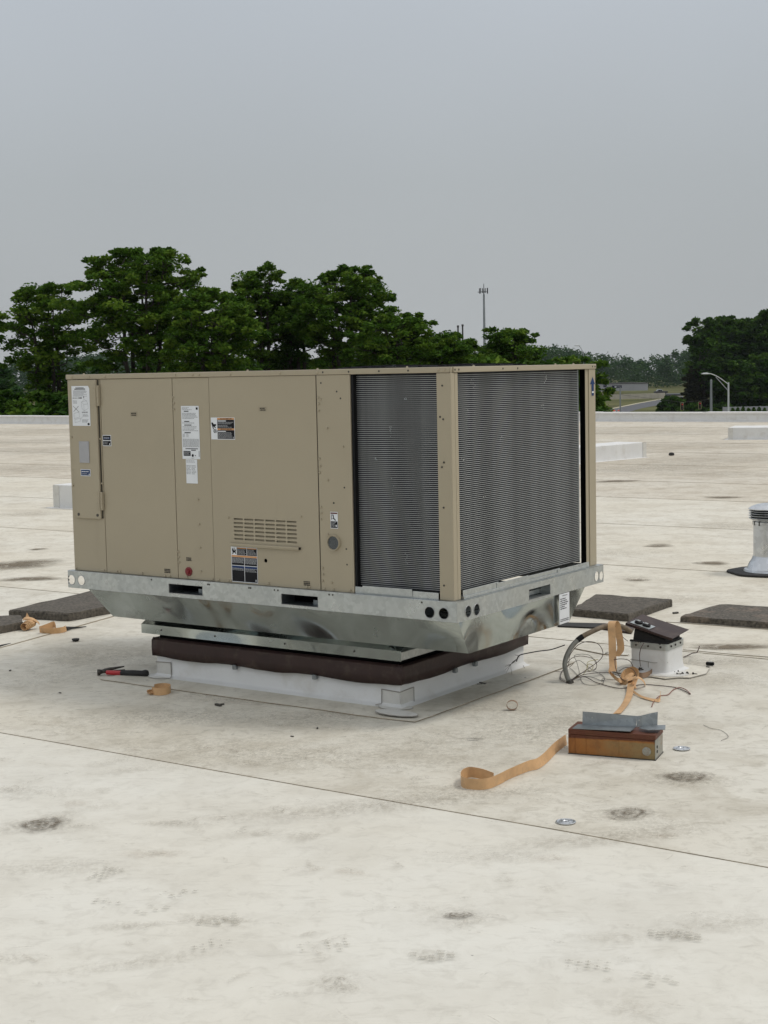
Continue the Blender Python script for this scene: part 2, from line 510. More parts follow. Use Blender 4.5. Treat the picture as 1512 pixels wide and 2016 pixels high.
def circ(cx, cy, r, n=20, rx=None):
    return [(cx + (rx or r) * math.cos(2 * math.pi * k / n), cy + r * math.sin(2 * math.pi * k / n)) for k in range(n)]
def rect(x0, x1, y0, y1): return [(x0, y0), (x1, y0), (x1, y1), (x0, y1)]
def slot(x0, x1, y0, y1, n=5):
    r = (y1 - y0) / 2; c = (y0 + y1) / 2; P = []
    for k in range(n + 1):
        t = -math.pi / 2 + math.pi * k / n; P.append((x1 - r + r * math.cos(t), c + r * math.sin(t)))
    for k in range(n + 1):
        t = math.pi / 2 + math.pi * k / n; P.append((x0 + r + r * math.cos(t), c + r * math.sin(t)))
    return P
FR = lambda off: (lambda u, v, w: (u, off + w, v))          # front plane, w goes into depth
SD = lambda off: (lambda u, v, w: (off - w, u, v))          # right side plane

def smooth_path(P, k=6):
    P = [Vector(p) for p in P]
    if len(P) < 3: return P
    out = []
    for i in range(len(P) - 1):
        p0 = P[max(i - 1, 0)]; p1 = P[i]; p2 = P[i + 1]; p3 = P[min(i + 2, len(P) - 1)]
        for j in range(k):
            t = j / k
            out.append(0.5 * ((2 * p1) + (p2 - p0) * t + (2 * p0 - 5 * p1 + 4 * p2 - p3) * t * t + (3 * p1 - p0 - 3 * p2 + p3) * t ** 3))
    out.append(P[-1])
    return out

# ================================================================ SETTING
GZ = -9.5
g = MB()
N = 40
for i in range(1): g.quad([(-1400, -300, GZ), (1400, -300, GZ), (1400, 1400, GZ), (-1400, 1400, GZ)])
tag(g.build('ground', 'grass'), 'wide grassy ground around the warehouse', kind='structure')

def sheet(name, pts, z, mat, label):
    b = MB(); b.quad([(x, y, z) for x, y in pts])
    return tag(b.build(name, mat), label, kind='structure')
# ramp road climbing to the right, seen beyond the parapet
sheet('road', [(37.964, 308.583, -9.480)[:2], (53.077, 365.653, -9.480)[:2], (69.992, 420.162, -9.480)[:2], (89.582, 479.925, -9.480)[:2], (101.525, 511.821, -9.480)[:2], (89.078, 449.085, -9.480)[:2], (77.211, 413.673, -9.480)[:2], (64.112, 375.843, -9.480)[:2], (50.655, 327.153, -9.480)[:2], (38.207, 280.139, -9.480)[:2]], GZ + 0.02, 'asphalt', 'grey asphalt ramp curving away beyond the parapet')
b = MB()
EP = [(38.290, 311.222, -9.470), (53.444, 368.182, -9.470), (70.559, 423.560, -9.470), (90.422, 484.424, -9.470)]
for k in range(3):
    p, q = EP[k], EP[k + 1]
    b.quad([(p[0], p[1], GZ + .03), (q[0], q[1], GZ + .03), (q[0] + .3, q[1] - 3.0, GZ + .03), (p[0] + .3, p[1] - 2.4, GZ + .03)])
tag(b.build('road_edge_line', 'linewhite'), 'pale painted line along the ramp edge', kind='structure')

# the warehouse body under the roof
b = MB(UF)
b.box(-70, 60, -30, 31.6, GZ - 0.0 - 0.001, -0.02)
roof = tag(b.build('roof', 'roof_far'), 'large flat roof covered with white welded membrane', kind='structure')

seams = [-30, -22, -16, -10.2, -7.15, -4.10, -1.065, 2.02, 4.99, 7.70, 10.34, 12.64, 15.6, 18.6, 21.6, 24.8, 28.0, 31.6]
for k in range(len(seams) - 1):
    y0, y1 = seams[k], seams[k + 1]
    b = MB(UF)
    rr = random.Random(k)
    nx = 130
    zt = 0.0032
    # slightly wavy lapped edge toward the camera
    xs = [-70 + 130 * i / nx for i in range(nx + 1)]
    wob = [rr.uniform(-0.004, 0.004) for _ in xs]
    for i in range(nx):
        a0 = (xs[i], y0 + wob[i]); a1 = (xs[i + 1], y0 + wob[i + 1])
        b.quad([(a0[0], a0[1], zt), (a1[0], a1[1], zt), (xs[i + 1], y0 + 0.1, zt), (xs[i], y0 + 0.1, zt)], 0)
        b.quad([(xs[i], y0 + 0.1, zt), (xs[i + 1], y0 + 0.1, zt), (xs[i + 1], y1 + 0.03, 0.0), (xs[i], y1 + 0.03, 0.0)], 0)
        b.quad([(a0[0], a0[1], -0.002), (a1[0], a1[1], -0.002), (a1[0], a1[1], zt), (a0[0], a0[1], zt)], 1)
    mat = 'roof_near' if y1 < -1 else ('roof_mid' if y1 < 3 else ('roof_far' if y1 < 12 else 'roof_brown'))
    b.build('membrane_sheet', [mat, 'lap'], roof)

ROOFZ = 0.0034
# cross lap left of the curb and other visible lap lines (cover strips 2-3 mm proud)
def lapstrip(pts, wid=0.045, mats=('roof_mid', 'lap')):
    pts = [Vector((p[0], p[1], 0)) for p in pts]
    b = MB()
    for i in range(len(pts) - 1):
        p, q = pts[i], pts[i + 1]
        d = (q - p).normalized(); nrm = Vector((-d.y, d.x, 0))
        z1 = ROOFZ + 0.0035
        z = Vector((0, 0, z1)); z0 = Vector((0, 0, 0.001))
        b.quad([p + z, q + z, q + nrm * wid + z, p + nrm * wid + z], 0)
        b.quad([p + z0, q + z0, q + z, p + z], 1)
        b.quad([p + nrm * wid + z0, q + nrm * wid + z0, q + nrm * wid + z, p + nrm * wid + z], 0)
    return b.build('seam_strip', list(mats), roof)
lapstrip([(-2.240, 8.237, 0.000), (-2.164, 8.380, 0.000), (-1.729, 9.369, 0.000), (-1.539, 9.898, 0.000)], 0.05)
lapstrip([(1.641, 8.782, 0.000), (1.905, 8.627, 0.000), (2.201, 8.439, 0.000)], 0.05)
lapstrip([(1.566, 7.905, 0.000), (1.763, 7.769, 0.000), (1.992, 7.634, 0.000)], 0.05)
lapstrip([(1.002, 8.012, 0.000), (1.137, 7.823, 0.000), (1.253, 7.783, 0.000)], 0.04)

def stain(px, rx, ry, mat, rot=0.0, z=0.0018, dome=0.0, seed=0):
    """irregular patch of dirt lying on the membrane"""
    rr = random.Random(seed)
    b = MB(); b.att = []
    cx, cy = px[0], px[1]
    nr, na = 5, 28
    ph = [rr.uniform(0, 6.28) for _ in range(4)]
    b.v.append(Vector((cx, cy, ROOFZ + z + dome))); b.att.append(0.0)
    for i in range(1, nr + 1):
        for j in range(na):
            t = 2 * math.pi * j / na; q = i / nr
            w_ = 1 + 0.12 * math.sin(2 * t + ph[0]) + 0.08 * math.sin(3 * t + ph[1]) + 0.06 * math.sin(5 * t + ph[2])
            X_ = rx * q * w_ * math.cos(t); Y_ = ry * q * w_ * math.sin(t)
            c_, s_ = math.cos(rot), math.sin(rot)
            b.v.append(Vector((cx + X_ * c_ - Y_ * s_, cy + X_ * s_ + Y_ * c_, ROOFZ + z + dome * max(0, 1 - q * q))))
            b.att.append(q)
    for j in range(na): b.f.append((0, 1 + j, 1 + (j + 1) % na)); b.m.append(0)
    for i in range(nr - 1):
        for j in range(na):
            a = 1 + i * na + j; c = 1 + i * na + (j + 1) % na
            b.f.append((a, a + na, c + na, c)); b.m.append(0)
    return b.build('dirt_stain', mat, roof, smooth=True)

for i, (p, rx, ry, mt) in enumerate([
    ((-1.179, 5.006, 0.000), .105, .085, 'st_dark'), ((1.085, 5.434, 0.000), .105, .095, 'st_dark'), ((0.802, 4.996, 0.000), .088, .085, 'st_dark'),
    ((0.178, 4.082, 0.000), .072, .048, 'st_ring'), ((0.186, 4.073, 0.000), .045, .030, 'st_dark'), ((-0.139, 3.621, 0.000), .055, .062, 'st_ring'), ((-0.384, 5.139, 0.000), .04, .045, 'st_ring'),
    ((-0.861, 5.179, 0.000), .03, .035, 'st_faint'), ((-1.543, 5.897, 0.000), .06, .05, 'st_ring'),
    ((-1.176, 4.994, 0.000), .20, .12, 'st_soft'), ((1.079, 5.407, 0.000), .22, .17, 'st_soft'), ((0.800, 4.984, 0.000), .17, .14, 'st_soft'), ((0.178, 4.070, 0.000), .13, .12, 'st_faint'), ((-0.139, 3.621, 0.000), .09, .12, 'st_faint'),
    ((-2.944, 12.154, -0.000), .34, .40, 'st_mud'), ((-3.024, 11.978, 0.000), .50, .4, 'st_soft'), ((-2.654, 11.250, 0.000), .26, .17, 'st_mud'),
    ((0.533, 6.628, 0.000), .5, .5, 'st_faint'), ((-0.451, 6.471, 0.000), .7, .25, 'st_faint'), ((-0.683, 5.963, 0.000), .7, .35, 'st_faint'), ((0.069, 5.862, 0.000), .7, .35, 'st_faint'),
    ((0.686, 6.187, 0.000), .6, .4, 'st_soft'), ((-1.168, 6.534, 0.000), .6, .3, 'st_faint'), ((-0.084, 5.142, 0.000), .8, .12, 'st_soft'), ((0.702, 4.747, 0.000), .6, .10, 'st_soft'),
    ((-0.543, 6.831, 0.000), .5, .09, 'st_brown'), ((-0.255, 6.560, 0.000), .35, .09, 'st_brown'), ((-0.866, 7.002, 0.000), .25, .06, 'st_brown'), ((0.381, 7.131, 0.000), .16, .1, 'st_soft'),
    ((-1.630, 7.842, 0.000), .35, .3, 'st_faint'), ((-1.533, 8.115, 0.000), .5, .3, 'st_soft'), ((-1.731, 7.462, 0.000), .3, .3, 'st_faint'),
    ((1.834, 7.963, 0.000), .25, .12, 'st_mud'), ((1.398, 7.795, 0.000), .5, .5, 'st_faint'), ((1.664, 7.121, 0.000), .4, .3, 'st_faint'), ((1.746, 7.579, 0.000), .3, .10, 'st_soft'),
    ((-0.481, 4.072, 0.000), .14, .06, 'st_soft'), ((0.100, 3.790, 0.000), .09, .05, 'st_soft'), ((0.749, 3.892, 0.000), .10, .05, 'st_soft'), ((0.493, 4.547, 0.000), .08, .05, 'st_brown'),
    ((0.314, 4.568, 0.000), .22, .07, 'st_faint'), ((-0.730, 4.044, 0.000), .12, .04, 'st_soft'), ((-0.672, 3.777, 0.000), .35, .05, 'st_faint'), ((0.586, 3.883, 0.000), .14, .06, 'st_faint'),
    ((-0.732, 4.981, 0.000), .14, .05, 'st_soft'), ((-1.035, 4.557, 0.000), .25, .12, 'st_faint'), ((0.109, 5.494, 0.000), .06, .035, 'st_ring'), ((-0.998, 3.828, 0.000), .1, .06, 'st_faint'),
    ((0.873, 4.741, 0.000), .05, .04, 'st_brown'), ((0.889, 3.976, 0.000), .2, .1, 'st_faint'), ((-1.313, 5.423, 0.000), .25, .12, 'st_faint'), ((0.241, 5.309, 0.000), .4, .16, 'st_faint'),
    ((1.864, 9.658, 0.000), .3, .25, 'st_faint'), ((2.460, 11.352, 0.000), .16, .12, 'st_mud'), ((1.763, 10.621, 0.000), .2, .2, 'st_soft'), ((1.768, 10.543, 0.000), .10, .07, 'st_mud'),
    ((2.282, 12.538, 0.000), .14, .14, 'st_mud'), ((3.011, 19.610, 0.000), .35, .22, 'st_mud'), ((3.810, 16.922, 0.000), .25, .18, 'st_mud'), ((4.641, 20.460, 0.000), .8, .8, 'st_soft'),
    ((-6.983, 30.953, 0.000), 2.5, 2.0, 'st_soft'), ((-5.973, 24.936, -0.000), 1.6, 1.5, 'st_soft'), ((-8.155, 35.143, 0.000), 3, 2, 'st_soft'), ((-9.174, 41.370, 0.000), 4, 3, 'st_soft'),
    ((5.447, 34.086, 0.000), 3.5, 3.0, 'st_soft'), ((5.305, 27.448, 0.000), 2.5, 2.0, 'st_soft'), ((5.272, 23.593, 0.000), 3, 2, 'st_soft'), ((3.820, 21.649, 0.000), 1.6, 1.4, 'st_soft'),
    ((3.222, 13.995, 0.000), .6, .4, 'st_soft'), ((1.884, 12.082, 0.000), .5, .4, 'st_faint'), ((-3.038, 13.208, 0.000), .10, .08, 'st_mud'), ((-3.932, 16.675, 0.000), .5, .4, 'st_soft'),
]): stain(p, rx, ry, mt, rot=(i * 0.7) % 0.6 - 0.3, seed=i, z=0.0008 + 0.0002 * (i % 9), dome=0.004 if (mt == 'st_dark' and rx < .12) else 0)
rr = random.Random(55)
for i in range(46):          # small scattered smudges over the near roof
    px_, py_ = rr.uniform(-1.9, 1.9), rr.uniform(3.4, 7.0)
    s_ = rr.uniform(0.015, 0.07)
    stain((px_, py_), s_ * rr.uniform(1, 2.6), s_, rr.choice(['st_soft', 'st_faint', 'st_faint', 'st_brown']), rot=rr.uniform(-.9, .9), seed=100 + i, z=0.0026 + 0.00002 * i)

def bootprint(c, ang, L=0.27, W_=0.10, kind=0, seed=0, part=1.0):
    rr = random.Random(seed)
    b = MB(); b.att = []
    c = Vector((c[0], c[1], 0)); ca, sa = math.cos(ang), math.sin(ang)
    step = 0.024
    n_ = int(L / step)
    for i in range(n_):
        for j in range(-3, 4):
            u = (i + 0.5) * step - L / 2; v_ = j * 0.019 + (0.0095 if i % 2 else 0) + rr.uniform(-.002, .002)
            wloc = W_ / 2 * (1 - 0.55 * max(0, abs(u) / (L / 2) - 0.55) / 0.45) * (0.78 if -0.04 < u < 0.03 else 1)
            if abs(v_) > wloc or rr.random() > part: continue
            a = rr.uniform(0.1, 0.6) + abs(v_) / wloc * 0.3
            shapes = [[(-.007, -.0022), (.007, -.0022), (.007, .0022), (-.007, .0022)], [(-.0022, -.006), (.0022, -.006), (.0022, .006), (-.0022, .006)]] if kind == 0 else \
                     [[(-.008, -.005), (.006, -.006), (.009, .003), (-.005, .006)]]
            for si, sh in enumerate(shapes):
                i0 = len(b.v)
                for (du, dv) in sh:
                    du *= 1.25 + .3 * math.sin(i * 2.1 + j); dv *= 1.3
                    U, V = u + du, v_ + dv
                    b.v.append(c + Vector((U * ca - V * sa, U * sa + V * ca, ROOFZ + 0.0045 + 0.0002 * si))); b.att.append(a)
                b.f.append(tuple(range(i0, i0 + 4))); b.m.append(0)
    if b.f: b.build('boot_print', 'tread', roof)
for i, (p, a_, k_, pt, L_) in enumerate([((-0.179, 3.867, 0.000), .2, 0, .8, .15), ((0.500, 3.699, 0.000), -.2, 0, .9, .14), ((0.643, 3.603, 0.000), -.5, 1, .9, .12), ((-0.800, 4.218, 0.000), -.3, 0, .8, .14), ((-0.678, 4.162, 0.000), -.2, 1, .6, .10),
                             ((-0.624, 4.296, 0.000), .6, 0, .8, .12), ((-0.481, 4.072, 0.000), .1, 1, 1, .13), ((-0.468, 3.886, 0.000), .2, 0, .6, .14), ((-0.874, 4.490, 0.000), 1.2, 1, 1, .14),
                             ((0.099, 3.783, 0.000), 0, 1, 1, .12), ((0.749, 3.892, 0.000), -.2, 1, 1, .15)]):
    bootprint(p, a_, L=L_, kind=k_, seed=i, part=pt * .72)

# small crisp scuffs and dirt flecks, far too many to count
rr = random.Random(77)
for mt, cnt, zz in (('st_ring', 330, .0050), ('st_soft', 260, .0046)):
    b = MB(); b.att = []
    for i in range(cnt):
        if rr.random() < .62:
            u = rr.uniform(-2.6, 1.2); v_ = rr.uniform(-1.0, .05) if rr.random() < .7 else rr.uniform(.1, 2.0)
            if v_ > .05 and -1.95 < u < -.3: continue
            p = UF @ Vector((u, v_, 0)); cx, cy = p.x, p.y
        else: cx, cy = rr.uniform(-1.5, 1.6), rr.uniform(3.2, 6.0)
        L_ = rr.uniform(.012, .075); W_ = rr.uniform(.003, .014); a0 = rr.uniform(-1.1, 1.1); cv = rr.uniform(-.5, .5)
        i0 = len(b.v); n_ = 6
        for k in range(n_ + 1):
            t_ = k / n_ * 2 - 1
            X_ = L_ * t_; Y_ = cv * L_ * t_ * t_
            for sg, rad in ((-1, 1.0), (0, abs(t_) * .9), (1, 1.0)):
                q_ = W_ * sg * math.sqrt(max(.05, 1 - t_ * t_))
                b.v.append(Vector((cx + X_ * math.cos(a0) - (Y_ + q_) * math.sin(a0), cy + X_ * math.sin(a0) + (Y_ + q_) * math.cos(a0), ROOFZ + zz + .000002 * i))); b.att.append(rad)
        for k in range(n_):
            for c_ in range(2):
                a = i0 + 3 * k + c_; b.f.append((a, a + 1, a + 4, a + 3)); b.m.append(0)
    o = b.build('scuff_marks', mt, roof); o['kind'] = 'stuff'

# parapets
def parapet(x0, x1, y, h, label):
    t = thing('parapet', UF @ Matrix.Translation(((x0 + x1) / 2, y, 0)), label, 'parapet', None)
    b = MB(UF); b.box(x0, x1, y, y + 0.35, -0.02, h - 0.03); b.build('wall', 'curb', t)
    b = MB(UF)
    n_ = int((x1 - x0) / 3.0)
    for i in range(n_):
        a_ = x0 + (x1 - x0) * i / n_; c_ = x0 + (x1 - x0) * (i + 1) / n_
        b = MB(UF); b.box(a_ + 0.006, c_ - 0.006, y - 0.03, y + 0.38, h - 0.03, h + 0.008 * (i % 2))
        b.build('coping_cap', 'foam', t)
    b = MB(UF); b.box(x0, x1, y - 0.12, y, 0.0, 0.016); b.build('base_strip', 'foam', t)
parapet(-70, -27.0, 28.0, 0.255, 'low white parapet with pale coping, left of the beige unit')
parapet(-27.0, 60, 31.2, 0.245, 'low white parapet with pale coping, right of the beige unit')

# far low curbs
def far_curb(p, lx, ly, h, rot, label, tear=False):
    T = Matrix.Translation(Vector(p)) @ Matrix.Rotation(rot, 4, 'Z')
    t = thing('skylight_curb', T, label, 'roof curb', 'low white membrane-covered curbs')
    F_ = T
    b = MB(F_); b.box(0, lx, 0, ly, -0.01, h); b.build('curb_wall', 'curb', t, bevel=0.012, seg=2)
    b = MB(F_); b.box(min(0, lx) - 0.07, max(0, lx) + 0.07, -0.07, ly + 0.07, 0.0, ROOFZ + 0.004); b.build('skirt', 'foam', t)
    b = MB(F_); b.box(-0.006, 0.09, -0.006, -0.001, 0.0, h * 0.98); b.box(-0.006, -0.001, 0.0, 0.12, 0.0, h * .98); b.build('corner_patch', 'patch', t)
far_curb((-3.791, 17.382, 0.000), 4.0, 0.9, 0.27, YAW, 'low white curb just left of the beige unit, level with its middle')
far_curb((4.210, 24.511, 0.000), -3.5, 0.5, 0.25, 0.80, 'low white curb right behind the beige unit, with slanting top edge')
far_curb((6.749, 29.583, 0.000), 4.0, 0.9, 0.24, YAW + .25, 'far low white curb at the right, nearest to the parapet')

def small_lump(p, r, label, name='rubber_stopper', cat='debris'):
    b = MB(); b.lathe([(r * .7, 0), (r, r * .3), (r * .8, r * .8), (r * .3, r)], (p[0], p[1], ROOFZ), 10)
    return tag(b.build(name, 'rubber', smooth=True), label, cat)
small_lump((4.745, 24.897, 0.000), 0.05, 'tiny dark lump on the far roof between the two white curbs', 'debris_lump')
small_lump((3.942, 24.325, 0.000), 0.05, 'tiny dark lump beside the white curb behind the unit', 'debris_lump')

# ================================================================ ROOF CURB UNDER THE UNIT
CX0, CX1, CY0, CY1 = -1.850, -0.385, 0.145, 1.26
t = thing('roof_curb', UF @ Matrix.Translation(((CX0 + CX1) / 2, (CY0 + CY1) / 2, 0)), 'white membrane-wrapped roof curb with brown metal band under the big unit', 'roof curb')
b = MB(UF)
# wall with a slight cant at the foot
def ringbox(b, spec, m=0):
    """spec: list of (grow, z) giving rings from the ground up"""
    i0 = len(b.v)
    for gr, z in spec:
        for (x, y) in ((CX0 - gr, CY0 - gr), (CX1 + gr, CY0 - gr), (CX1 + gr, CY1 + gr), (CX0 - gr, CY1 + gr)):
            b.v.append(Vector((x, y, z)))
    for k in range(len(spec) - 1):
        for j in range(4):
            a = i0 + 4 * k + j; c = i0 + 4 * k + (j + 1) % 4
            b.f.append((a, c, c + 4, a + 4)); b.m.append(m)
ringbox(b, [(0.028, ROOFZ + 0.003), (0.010, ROOFZ + 0.012), (0.0, 0.03), (0.0, 0.20)])
b.build('curb_wall', 'curb', t, smooth=True)
b = MB(UF)
rs = random.Random(3)
# welded skirt on the roof with its dark edge
out = []
for (x0, y0, x1, y1) in ((CX0 - .20, CY0 - .20, CX1 + .18, CY0 - .20), (CX1 + .20, CY0 - .18, CX1 + .20, CY1 + .18), (CX1 + .18, CY1 + .2, CX0 - .18, CY1 + .2), (CX0 - .2, CY1 + .18, CX0 - .2, CY0 - .18)):
    for i in range(12):
        t_ = i / 12
        out.append((x0 + (x1 - x0) * t_ + rs.uniform(-.004, .004), y0 + (y1 - y0) * t_ + rs.uniform(-.004, .004)))
inner = rect(CX0 + .01, CX1 - .01, CY0 + .01, CY1 - .01)
b.plate(out, [inner], lambda u, v, w_: (u, v, ROOFZ + 0.0044 - w_), 0.004, 0)
for k in range(len(out)):
    b.m[-(len(out) + 4) + k] = 1
b.build('welded_skirt', ['roof_mid', 'lap'], t)
# brown counter flashing: wavy lower edge, pressed in at clips
def band(pts, zt, zb, name, mats, thick, wave, seed):
    b = MB(UF); rr = random.Random(seed); n_ = len(pts)
    for k in range(n_ - 1):
        (x0, y0), (x1, y1) = pts[k], pts[k + 1]
    return b
def flash_side(P0, P1, nrm, n_, seed, clips):
    b = MB(UF); rr = random.Random(seed)
    rows = []
    for i in range(n_ + 1):
        t_ = i / n_
        x = P0[0] + (P1[0] - P0[0]) * t_; y = P0[1] + (P1[1] - P0[1]) * t_
        wv = 0.5 + 0.5 * math.cos(2 * math.pi * (t_ * clips + 0.5))
        zb = 0.100 + 0.013 * (1 - wv) * 0.0 + -0.008 * math.sin(math.pi * t_ * clips) ** 2 + 0.014 + rr.uniform(-.0012, .0012)
        bul = 0.014 + 0.006 * math.sin(math.pi * t_ * clips) ** 2
        rows.append([(x + nrm[0] * 0.004, y + nrm[1] * 0.004, 0.204), (x + nrm[0] * 0.016, y + nrm[1] * 0.016, 0.192),
                     (x + nrm[0] * 0.018, y + nrm[1] * 0.018, 0.15), (x + nrm[0] * bul, y + nrm[1] * bul, zb)])
    for i in range(n_):
        for j in range(3):
            b.quad([rows[i][j], rows[i + 1][j], rows[i + 1][j + 1], rows[i][j + 1]])
    return b
e_ = 0.018
for (P0, P1, nr_, sd_, c_) in (((CX0 - e_, CY0), (CX1 + e_, CY0), (0, -1), 1, 3), ((CX1, CY0 - e_), (CX1, CY1 + e_), (1, 0), 2, 2), ((CX1 + e_, CY1), (CX0 - e_, CY1), (0, 1), 3, 3), ((CX0, CY1 + e_), (CX0, CY0 - e_), (-1, 0), 4, 2)):
    b = flash_side(P0, P1, nr_, 36, sd_, c_)
    o = b.build('brown_flashing', 'brown', t, smooth=True, solid=0.003, weld=True)
for (x, y) in ((CX0 + .52, CY0 - .022), (CX0 + 1.0, CY0 - .022), (CX1 + .022, CY0 + .42), (CX1 + .022, CY0 + .60)):
    b = MB(UF); b.box(x - .011, x + .011, y - .004, y + .018, 0.094, 0.116); b.build('flashing_clip', 'galv_dk', t, bevel=0.003)
# corner patches
def corner_patch(cx, cy, sx, label):
    b = MB(UF)
    h = 0.085
    b.box(min(cx, cx - sx * .095), max(cx, cx - sx * .095), cy - 0.004, cy - 0.001, ROOFZ + .01, h)
    b.box(cx + (0.001 if sx > 0 else -0.004), cx + (0.004 if sx > 0 else -0.001), cy - 0.004, cy + .10, ROOFZ + .01, h)
    b.build('corner_patch', 'patch', t, bevel=0.0015)
    b = MB(UF)
    P = []
    for k in range(16):
        a = 2 * math.pi * k / 16
        P.append((cx - sx * 0.03 + 0.085 * math.cos(a) * (1 + .12 * math.sin(3 * a)), cy - 0.005 + 0.055 * math.sin(a)))
    b.plate(P, [], lambda u, v, w_: (u, v, ROOFZ + 0.0085 - w_), 0.003); b.build('corner_patch', 'patch', t)
    # sealant bead round the patch
    b = MB(UF)
    b.tube([(cx - sx * .096, cy - .006, h), (cx - sx * .097, cy - .006, 0.02), (cx - sx * .115, cy - .03, ROOFZ + .012)], 0.0022, 5)
    b.tube([(cx - sx * .096, cy - .006, h), (cx + sx * .004, cy - .007, h - .004), (cx + sx * .006, cy + .10, h)], 0.0022, 5)
    b.tube([(cx + sx * .007, cy + .10, h), (cx + sx * .007, cy + .10, 0.02)], 0.0018, 5)
    b.tube([(p[0], p[1], ROOFZ + .0075) for p in P] + [(P[0][0], P[0][1], ROOFZ + .0075)], 0.0014, 5)
    b.build('sealant_bead', 'caulk', t)
corner_patch(CX1, CY0, 1, 'near')
corner_patch(CX0, CY0, -1, 'left')
b = MB(UF); b.plate(circ(CX1 + .06, CY0 - .12, .05, 12, .11), [], lambda u, v, w_: (u, v, ROOFZ + 0.0155 - w_), 0.004); b.build('corner_patch', 'patch', t)
b = MB(UF); P = circ(CX1 + .06, CY0 - .12, .05, 12, .11); b.tube([(p[0], p[1], ROOFZ + .014) for p in P + P[:1]], 0.0018, 5); b.build('sealant_bead', 'caulk', t)
# near-black fill stands in for the shaded gap on top of the curb
b = MB(UF); b.box(CX0 + .012, CX1 - .012, CY0 + .012, CY1 - .012, 0.19, 0.224); b.build('gap_shade', 'void', t)

# ================================================================ CURB ADAPTER
t = thing('curb_adapter', UF @ Matrix.Translation((-1.1, .6, .222)), 'galvanised sheet metal adapter pan flaring out between curb and beige unit', 'curb adapter')
b = MB(UF)
A0 = (-2.166, 0.005, 1.150, 0.023)   # top: x0, y0, y1, x1
Tq = [(-2.166, -0.004), (0.020, -0.004), (0.020, 1.150), (-2.166, 1.150)]
Bq = [(-2.085, 0.085), (0.012, 0.085), (0.012, 1.000), (-2.085, 1.000)]
n_ = 14
b2 = MB(UF)
# front
for (a0, a1, c0, c1) in ((Tq[0], Tq[1], Bq[0], Bq[1]), (Tq[1], Tq[2], Bq[1], Bq[2]), (Tq[2], Tq[3], Bq[2], Bq[3]), (Tq[3], Tq[0], Bq[3], Bq[0])):
    b2.quad([(a0[0], a0[1], .449), (a1[0], a1[1], .449), (c1[0], c1[1], .300), (c0[0], c0[1], .300)])
b2.quad([(p[0], p[1], .300) for p in Bq]); b2.quad([(p[0], p[1], .449) for p in Tq])
b2.build('pan', 'pan', t, bevel=0.004, seg=2)
b = MB(UF); b.box(CX0 - .085, CX1 + .018, 0.128, 0.131, .222, .268); b.quad([(CX0 - .085, .128, .268), (CX1 + .018, .128, .268), (CX1 + .018, .19, .299), (CX0 - .085, .19, .299)])
b.build('drip_flange', 'pan', t)
b = MB(UF); b.box(CX1 + .016, CX1 + .019, 0.131, 1.28, .226, .262); b.quad([(CX1 + .019, .131, .262), (CX1 + .019, 1.28, .262), (CX1 - .05, 1.28, .285), (CX1 - .05, .131, .285)]); b.build('drip_flange', 'galv', t)
b = MB(UF); b.box(CX0 - .085, CX1 + .016, 1.26, 1.263, .222, .268); b.build('drip_flange', 'galv', t)
b = MB(UF); b.box(CX0 - .088, CX0 - .085, .131, 1.26, .222, .268); b.build('drip_flange', 'galv', t)
b = MB(UF); b.box(CX0 + .03, CX1 - .04, .20, 1.0, .224, .300); b.build('neck', 'galv_dk', t)
scr0 = MB(UF); scr0.lathe([(0.0045, 0), (0.0045, .002), (.002, .004)], (0, 0, 0), 8, axis=Matrix.Rotation(R(90), 4, 'X'))
for x in (-1.80, -1.45, -1.02, -.62):
    b = MB(UF); b.lathe([(0.0045, 0), (0.0045, .002), (.002, .004)], (x, .128, .246), 8, axis=Matrix.Rotation(R(90), 4, 'X')); b.build('screw', 'steel', t)
# job paper label on the adapter side
def rows(b, fn, x0, x1, z0, z1, n_, m, rr, fill=0.9, h=0.5, mn=0.004, mx=0.014, ragged=0.3):
    """lines of print: runs of small word-like marks"""
    ph = (z1 - z0) / n_
    for k in range(n_):
        zt = z1 - ph * k - ph * 0.2
        x = x0; end = x0 + (x1 - x0) * (fill - (rr.random() * ragged))
        while x < end:
            w_ = min(rr.uniform(mn, mx), x1 - x)
            b.quad([fn(x, zt - ph * h), fn(x + w_, zt - ph * h), fn(x + w_, zt), fn(x, zt)], m)
            x += w_ + mn * 0.5
def rc(b, fn, x0, x1, z0, z1, m): b.quad([fn(x0, z0), fn(x1, z0), fn(x1, z1), fn(x0, z1)], m)
def LF(off):
    return lambda lv: (lambda x, z: (x, off - 0.0012 - 0.0004 * lv, z))
def LS(off):
    return lambda lv: (lambda y, z: (off + 0.0012 + 0.0004 * lv, y, z))
rr = random.Random(9)
b = MB(UF); f_ = LS(0.026)
b.box(.0240, .0268, .878, .976, .306, .447)
q = f_(1)
rc(b, q, .905, .955, .436, .441, 2)
rows(b, q, .885, .968, .372, .428, 6, 1, rr, .85, .45, .006, .02, .45)
rows(b, q, .885, .968, .315, .330, 2, 1, rr, 1.0, .45, .006, .02, .1)
b.build('paper_label', ['white', 'ink', 'greytxt'], t)

# ================================================================ THE BEIGE ROOFTOP UNIT
U = thing('rooftop_air_conditioner', UF @ Matrix.Translation((-1.13, .65, .449)), 'big beige packaged rooftop air conditioning unit standing on galvanised base rails', 'air conditioner')
ZB, ZT = 0.537, 1.493
